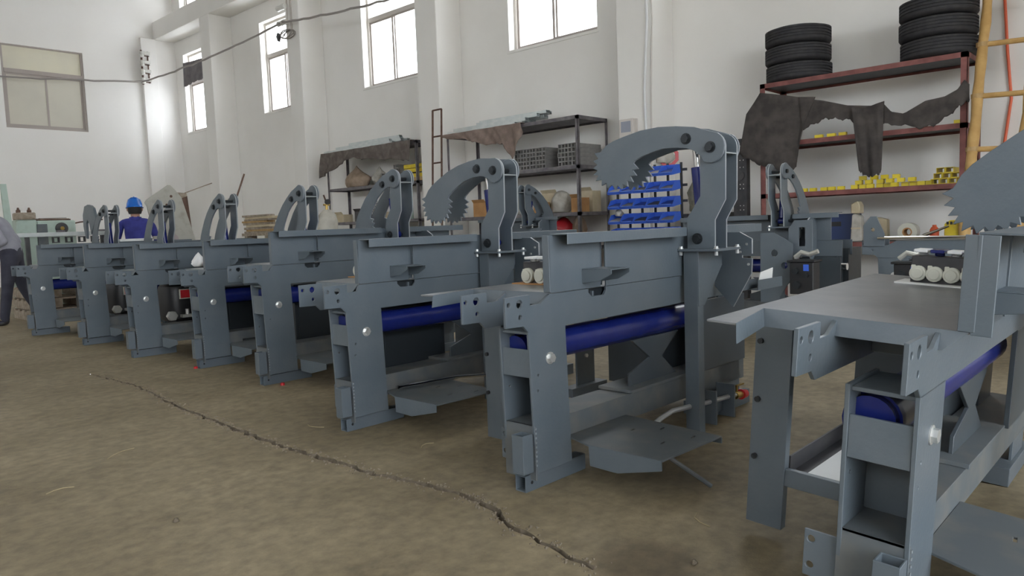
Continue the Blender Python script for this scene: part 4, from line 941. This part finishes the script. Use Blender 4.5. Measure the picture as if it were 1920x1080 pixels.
for k, (x, y, a, L, lab) in enumerate(((1.48, 4.45, .6, .10, 'curled pale straw on the floor left of the crack'), (2.47, 4.02, 1.9, .07, 'pale straw on the floor before the third grey frame'), (2.60, 1.44, 1.0, .07, 'bent pale straw on the floor left of the nearest machine'), (1.06, 4.04, .2, .06, 'short pale straw lying far left on the floor'), (2.62, 3.14, .3, .05, 'short straw beside the foot of the second grey frame'))):
    tag(MB().tube([(-L, 0, .002), (-.3*L, .015, .003), (.4*L, .012, .003), (L, -.02, .002)], .0022, 5).build('straw', mat('straw_%d' % k, (.40, .33, .20), .8), None, (x, y, 0), a), lab, 'straw')
for (x, y, lab) in ((3.02, 5.35, 'small red plastic cap on the floor below the raised frame'), (2.95, 6.75, 'tiny red scrap on the floor before the fifth frame')):
    tag(MB().lathe([(0, 0), (.018, 0), (.016, .02), (0, .022)], n=10).build('plastic_scrap', RED, None, (x, y, 0)), lab, 'cap')
for (x, y, lab) in ((2.24, 1.27, 'small dark stone on the floor nearest the lens'), (1.25, 3.16, 'small dark pebble on the open floor'),):
    blob('stone', lab, 'stone', (x, y, 0),   .012, .010, .012, CRACKM, 51, n=8, k=5)
cb = MB(); cb.box(2.2, 2.55, -.07, .0, .735, .740); cb.box(2.2, 2.55, -.075, -.07, .735, .80); cb.box(2.2, 2.55, .0, .005, .735, .80); cb.build('rear_channel', PAINT, MACH[1], bevel=.001)
MB().prism([(2.28, .745), (2.48, .745), (2.50, .86), (2.32, .84)], 'y', -.035, -.030).build('pale_card', PAPER, MACH[1])

# ------------------------------------------------------------------ people
def person(label, loc, rz, scale, top, legs, arms, helmet=False, group=None, bend=0.):
    """one continuous skinned body; joints in metres for a 1.73 m figure facing +Y"""
    V = []; Eg = []; Rd = []; Tg = []
    def j(p, r, tag_, par=None):
        V.append(Vector(p)); Rd.append(r if isinstance(r, tuple) else (r, r)); Tg.append(tag_)
        if par is not None: Eg.append((par, len(V)-1))
        return len(V)-1
    pel = j((0, 0, .96), (.155, .115), 'b'); bel = j((0, .005, 1.08), (.150, .112), 't', pel); che = j((0, bend*.4, 1.26), (.172, .122), 't', bel)
    uch = j((0, bend*.8, 1.385), (.150, .100), 't', che); nk = j((0, bend*1.1+.005, 1.475), (.060, .058), 's', uch)
    hb = j((0, bend*1.5+.015, 1.545), (.068, .076), 's', nk); hm = j((0, bend*1.7+.02, 1.625), (.078, .095), 's', hb); ht = j((0, bend*1.8+.005, 1.695), (.060, .072), 's', hm)
    ns = j((0, bend*1.7+.118, 1.605), (.012, .014), 's', hm)
    for s in (-1, 1):
        sh = j((s*.155, bend*.8, 1.405), (.072, .070), 't', uch); s2 = j((s*.205, bend*.8, 1.375), (.064, .062), 't', sh)
        el, wr = arms[0 if s < 0 else 1]
        mid = (Vector((s*.205, bend*.8, 1.375))+Vector(el))/2
        m_ = j(mid, .054, 't', s2); e_ = j(el, .046, 't', m_); w_ = j(wr, .030, 't', e_)
        d = (Vector(wr)-Vector(el)).normalized(); side = d.cross(Vector((0, 0, 1))).normalized() if abs(d.z) < .95 else Vector((0, 1, 0))
        nrm = d.cross(side)
        pm = j(Vector(wr)+d*.055, (.036, .022), 's', w_)
        for k, (o_, L) in enumerate(((-.030, .070), (-.010, .082), (.010, .078), (.030, .060))):
            a = j(Vector(wr)+d*.092+side*o_, .0105, 's', pm); b_ = j(Vector(wr)+d*(.092+L*.5)+side*o_*1.1+nrm*.012, .0095, 's', a); j(Vector(wr)+d*(.092+L*.85)+side*o_*1.1+nrm*.035, .008, 's', b_)
        a = j(Vector(wr)+d*.05-side*.044*s, .012, 's', pm); j(Vector(wr)+d*.095-side*.062*s+nrm*.012, .010, 's', a)
        lk = legs[0 if s < 0 else 1]
        hp = j((s*.088, 0, .885), (.098, .105), 'b', pel); k1 = (Vector((s*.088, 0, .885))+Vector(lk[0]))/2
        th = j(k1, (.080, .085), 'b', hp); kn = j(lk[0], (.062, .066), 'b', th); cf = j((Vector(lk[0])*.6+Vector(lk[1])*.4), (.060, .066), 'b', kn)
        an = j(lk[1], (.050, .052), 'b', cf); he = j(Vector(lk[1])+Vector((0, -.02, -.055)), (.040, .036), 'f', an); to = j(Vector(lk[1])+Vector((s*.015, .13, -.060)), (.044, .030), 'f', he)
    me = bpy.data.meshes.new('person'); me.from_pydata([tuple(v) for v in V], Eg, []); o = bpy.data.objects.new('person', me); COL.objects.link(o)
    o.modifiers.new('skin', 'SKIN'); sub = o.modifiers.new('sub', 'SUBSURF'); sub.levels = 2
    sv = me.skin_vertices[0].data
    for i, r in enumerate(Rd): sv[i].radius = r; sv[i].use_root = (i == 0)
    dg = bpy.context.evaluated_depsgraph_get(); nm = bpy.data.meshes.new_from_object(o.evaluated_get(dg))
    bpy.data.objects.remove(o); nm.name = 'person'
    mats = {'t': top[0], 'b': TROUS, 's': SKIN, 'f': BLACK}; keys = list(mats)
    nm.materials.clear()
    for k in keys: nm.materials.append(mats[k])
    for p in nm.polygons:
        c = p.center; best = min(range(len(V)), key=lambda i: (V[i]-c).length-max(Rd[i])*.75)
        tg = Tg[best]
        if tg == 's' and abs(c.x) < .12 and c.z < 1.47: tg = 't'
        p.material_index = keys.index(tg)
    nm.shade_smooth()
    o = link('person', nm, None, loc, rz); o.scale = scale if isinstance(scale, tuple) else (scale,)*3
    tag(o, label, 'person', group)
    hy = bend*1.7
    hr = MB(); hr.lathe([(.0, 1.735), (.05, 1.728), (.085, 1.69), (.094, 1.64), (.090, 1.575), (.080, 1.545)], (0, hy-.012, 0), 20)
    hr.v = [v for v in hr.v]
    me_h = hr.mesh('hair', HAIR)
    for v in me_h.vertices:
        if v.co.y > hy+.03 and v.co.z < 1.66: v.co.y = hy+.03
        v.co.y = hy+(v.co.y-hy)*1.12
    link('hair', me_h, o)
    for s in (-1, 1):
        MB().lathe([(0, -.03), (.016, -.022), (.022, 0), (.016, .024), (0, .03)], (s*.086, hy+.012, 1.612), 10).build('ear', SKIN, o)
        MB().lathe([(0, -.012), (.009, -.006), (.011, 0), (.009, .006), (0, .012)], (s*.032, hy+.098, 1.632), 8).build('eye', WHITEP, o)
    MB().box(-.026, .026, hy+.094, hy+.104, 1.562, 1.569).build('mouth', mat('lip', (.3, .11, .09), .6), o, bevel=.002)
    if top[1]: MB().lathe([(.083, 1.448), (.075, 1.455), (.070, 1.50), (.079, 1.50), (.092, 1.45)], (0, bend*1.05, 0), 22, closed=True).build('collar', top[1], o)
    if helmet:
        h = MB().lathe([(0, 1.795), (.045, 1.79), (.083, 1.76), (.102, 1.70), (.108, 1.655), (.118, 1.642), (.118, 1.635), (.102, 1.642), (.096, 1.70), (.0, 1.78)], (0, hy+.005, 0), 28)
        hm_ = h.mesh('helmet', HELM)
        for v in hm_.vertices: v.co.y = hy+(v.co.y-hy)*1.14; v.co.z += (v.co.y-hy)*-.10
        ho = link('helmet', hm_, o); MB().box(-.012, .012, hy-.13, hy+.11, 1.778, 1.80).build('ridge', HELM, ho, bevel=.006)
        MB().cyl((.100, hy-.07, 1.655), (.114, hy-.07, 1.655), .014, 10).build('strap_button', WHITEP, ho)
    return o
person('person in blue workwear and blue helmet seen from behind past the farthest frame', (4.52, 12.08, 0), R(-20), (1.06, 1.06, 1.03), (DENIM, DENIM),
       (((-.10, .03, .49), (-.10, 0, .09)), ((.10, .03, .49), (.10, 0, .09))),
       (((-.27, .05, 1.12), (-.20, .28, 1.02)), ((.27, .05, 1.12), (.17, .28, 1.04))), True, None, .035)
person('person in grey jacket and dark trousers at the left edge of the frame', (3.08, 13.05, 0), R(62), (1.28, 1.28, 1.09), (GREYJ, BANDY),
       (((-.10, .05, .49), (-.11, .10, .09)), ((.11, -.06, .49), (.12, -.22, .09))),
       (((-.27, -.02, 1.12), (-.20, .22, 1.02)), ((.27, -.02, 1.12), (.20, .20, .98))), False, None, .17)
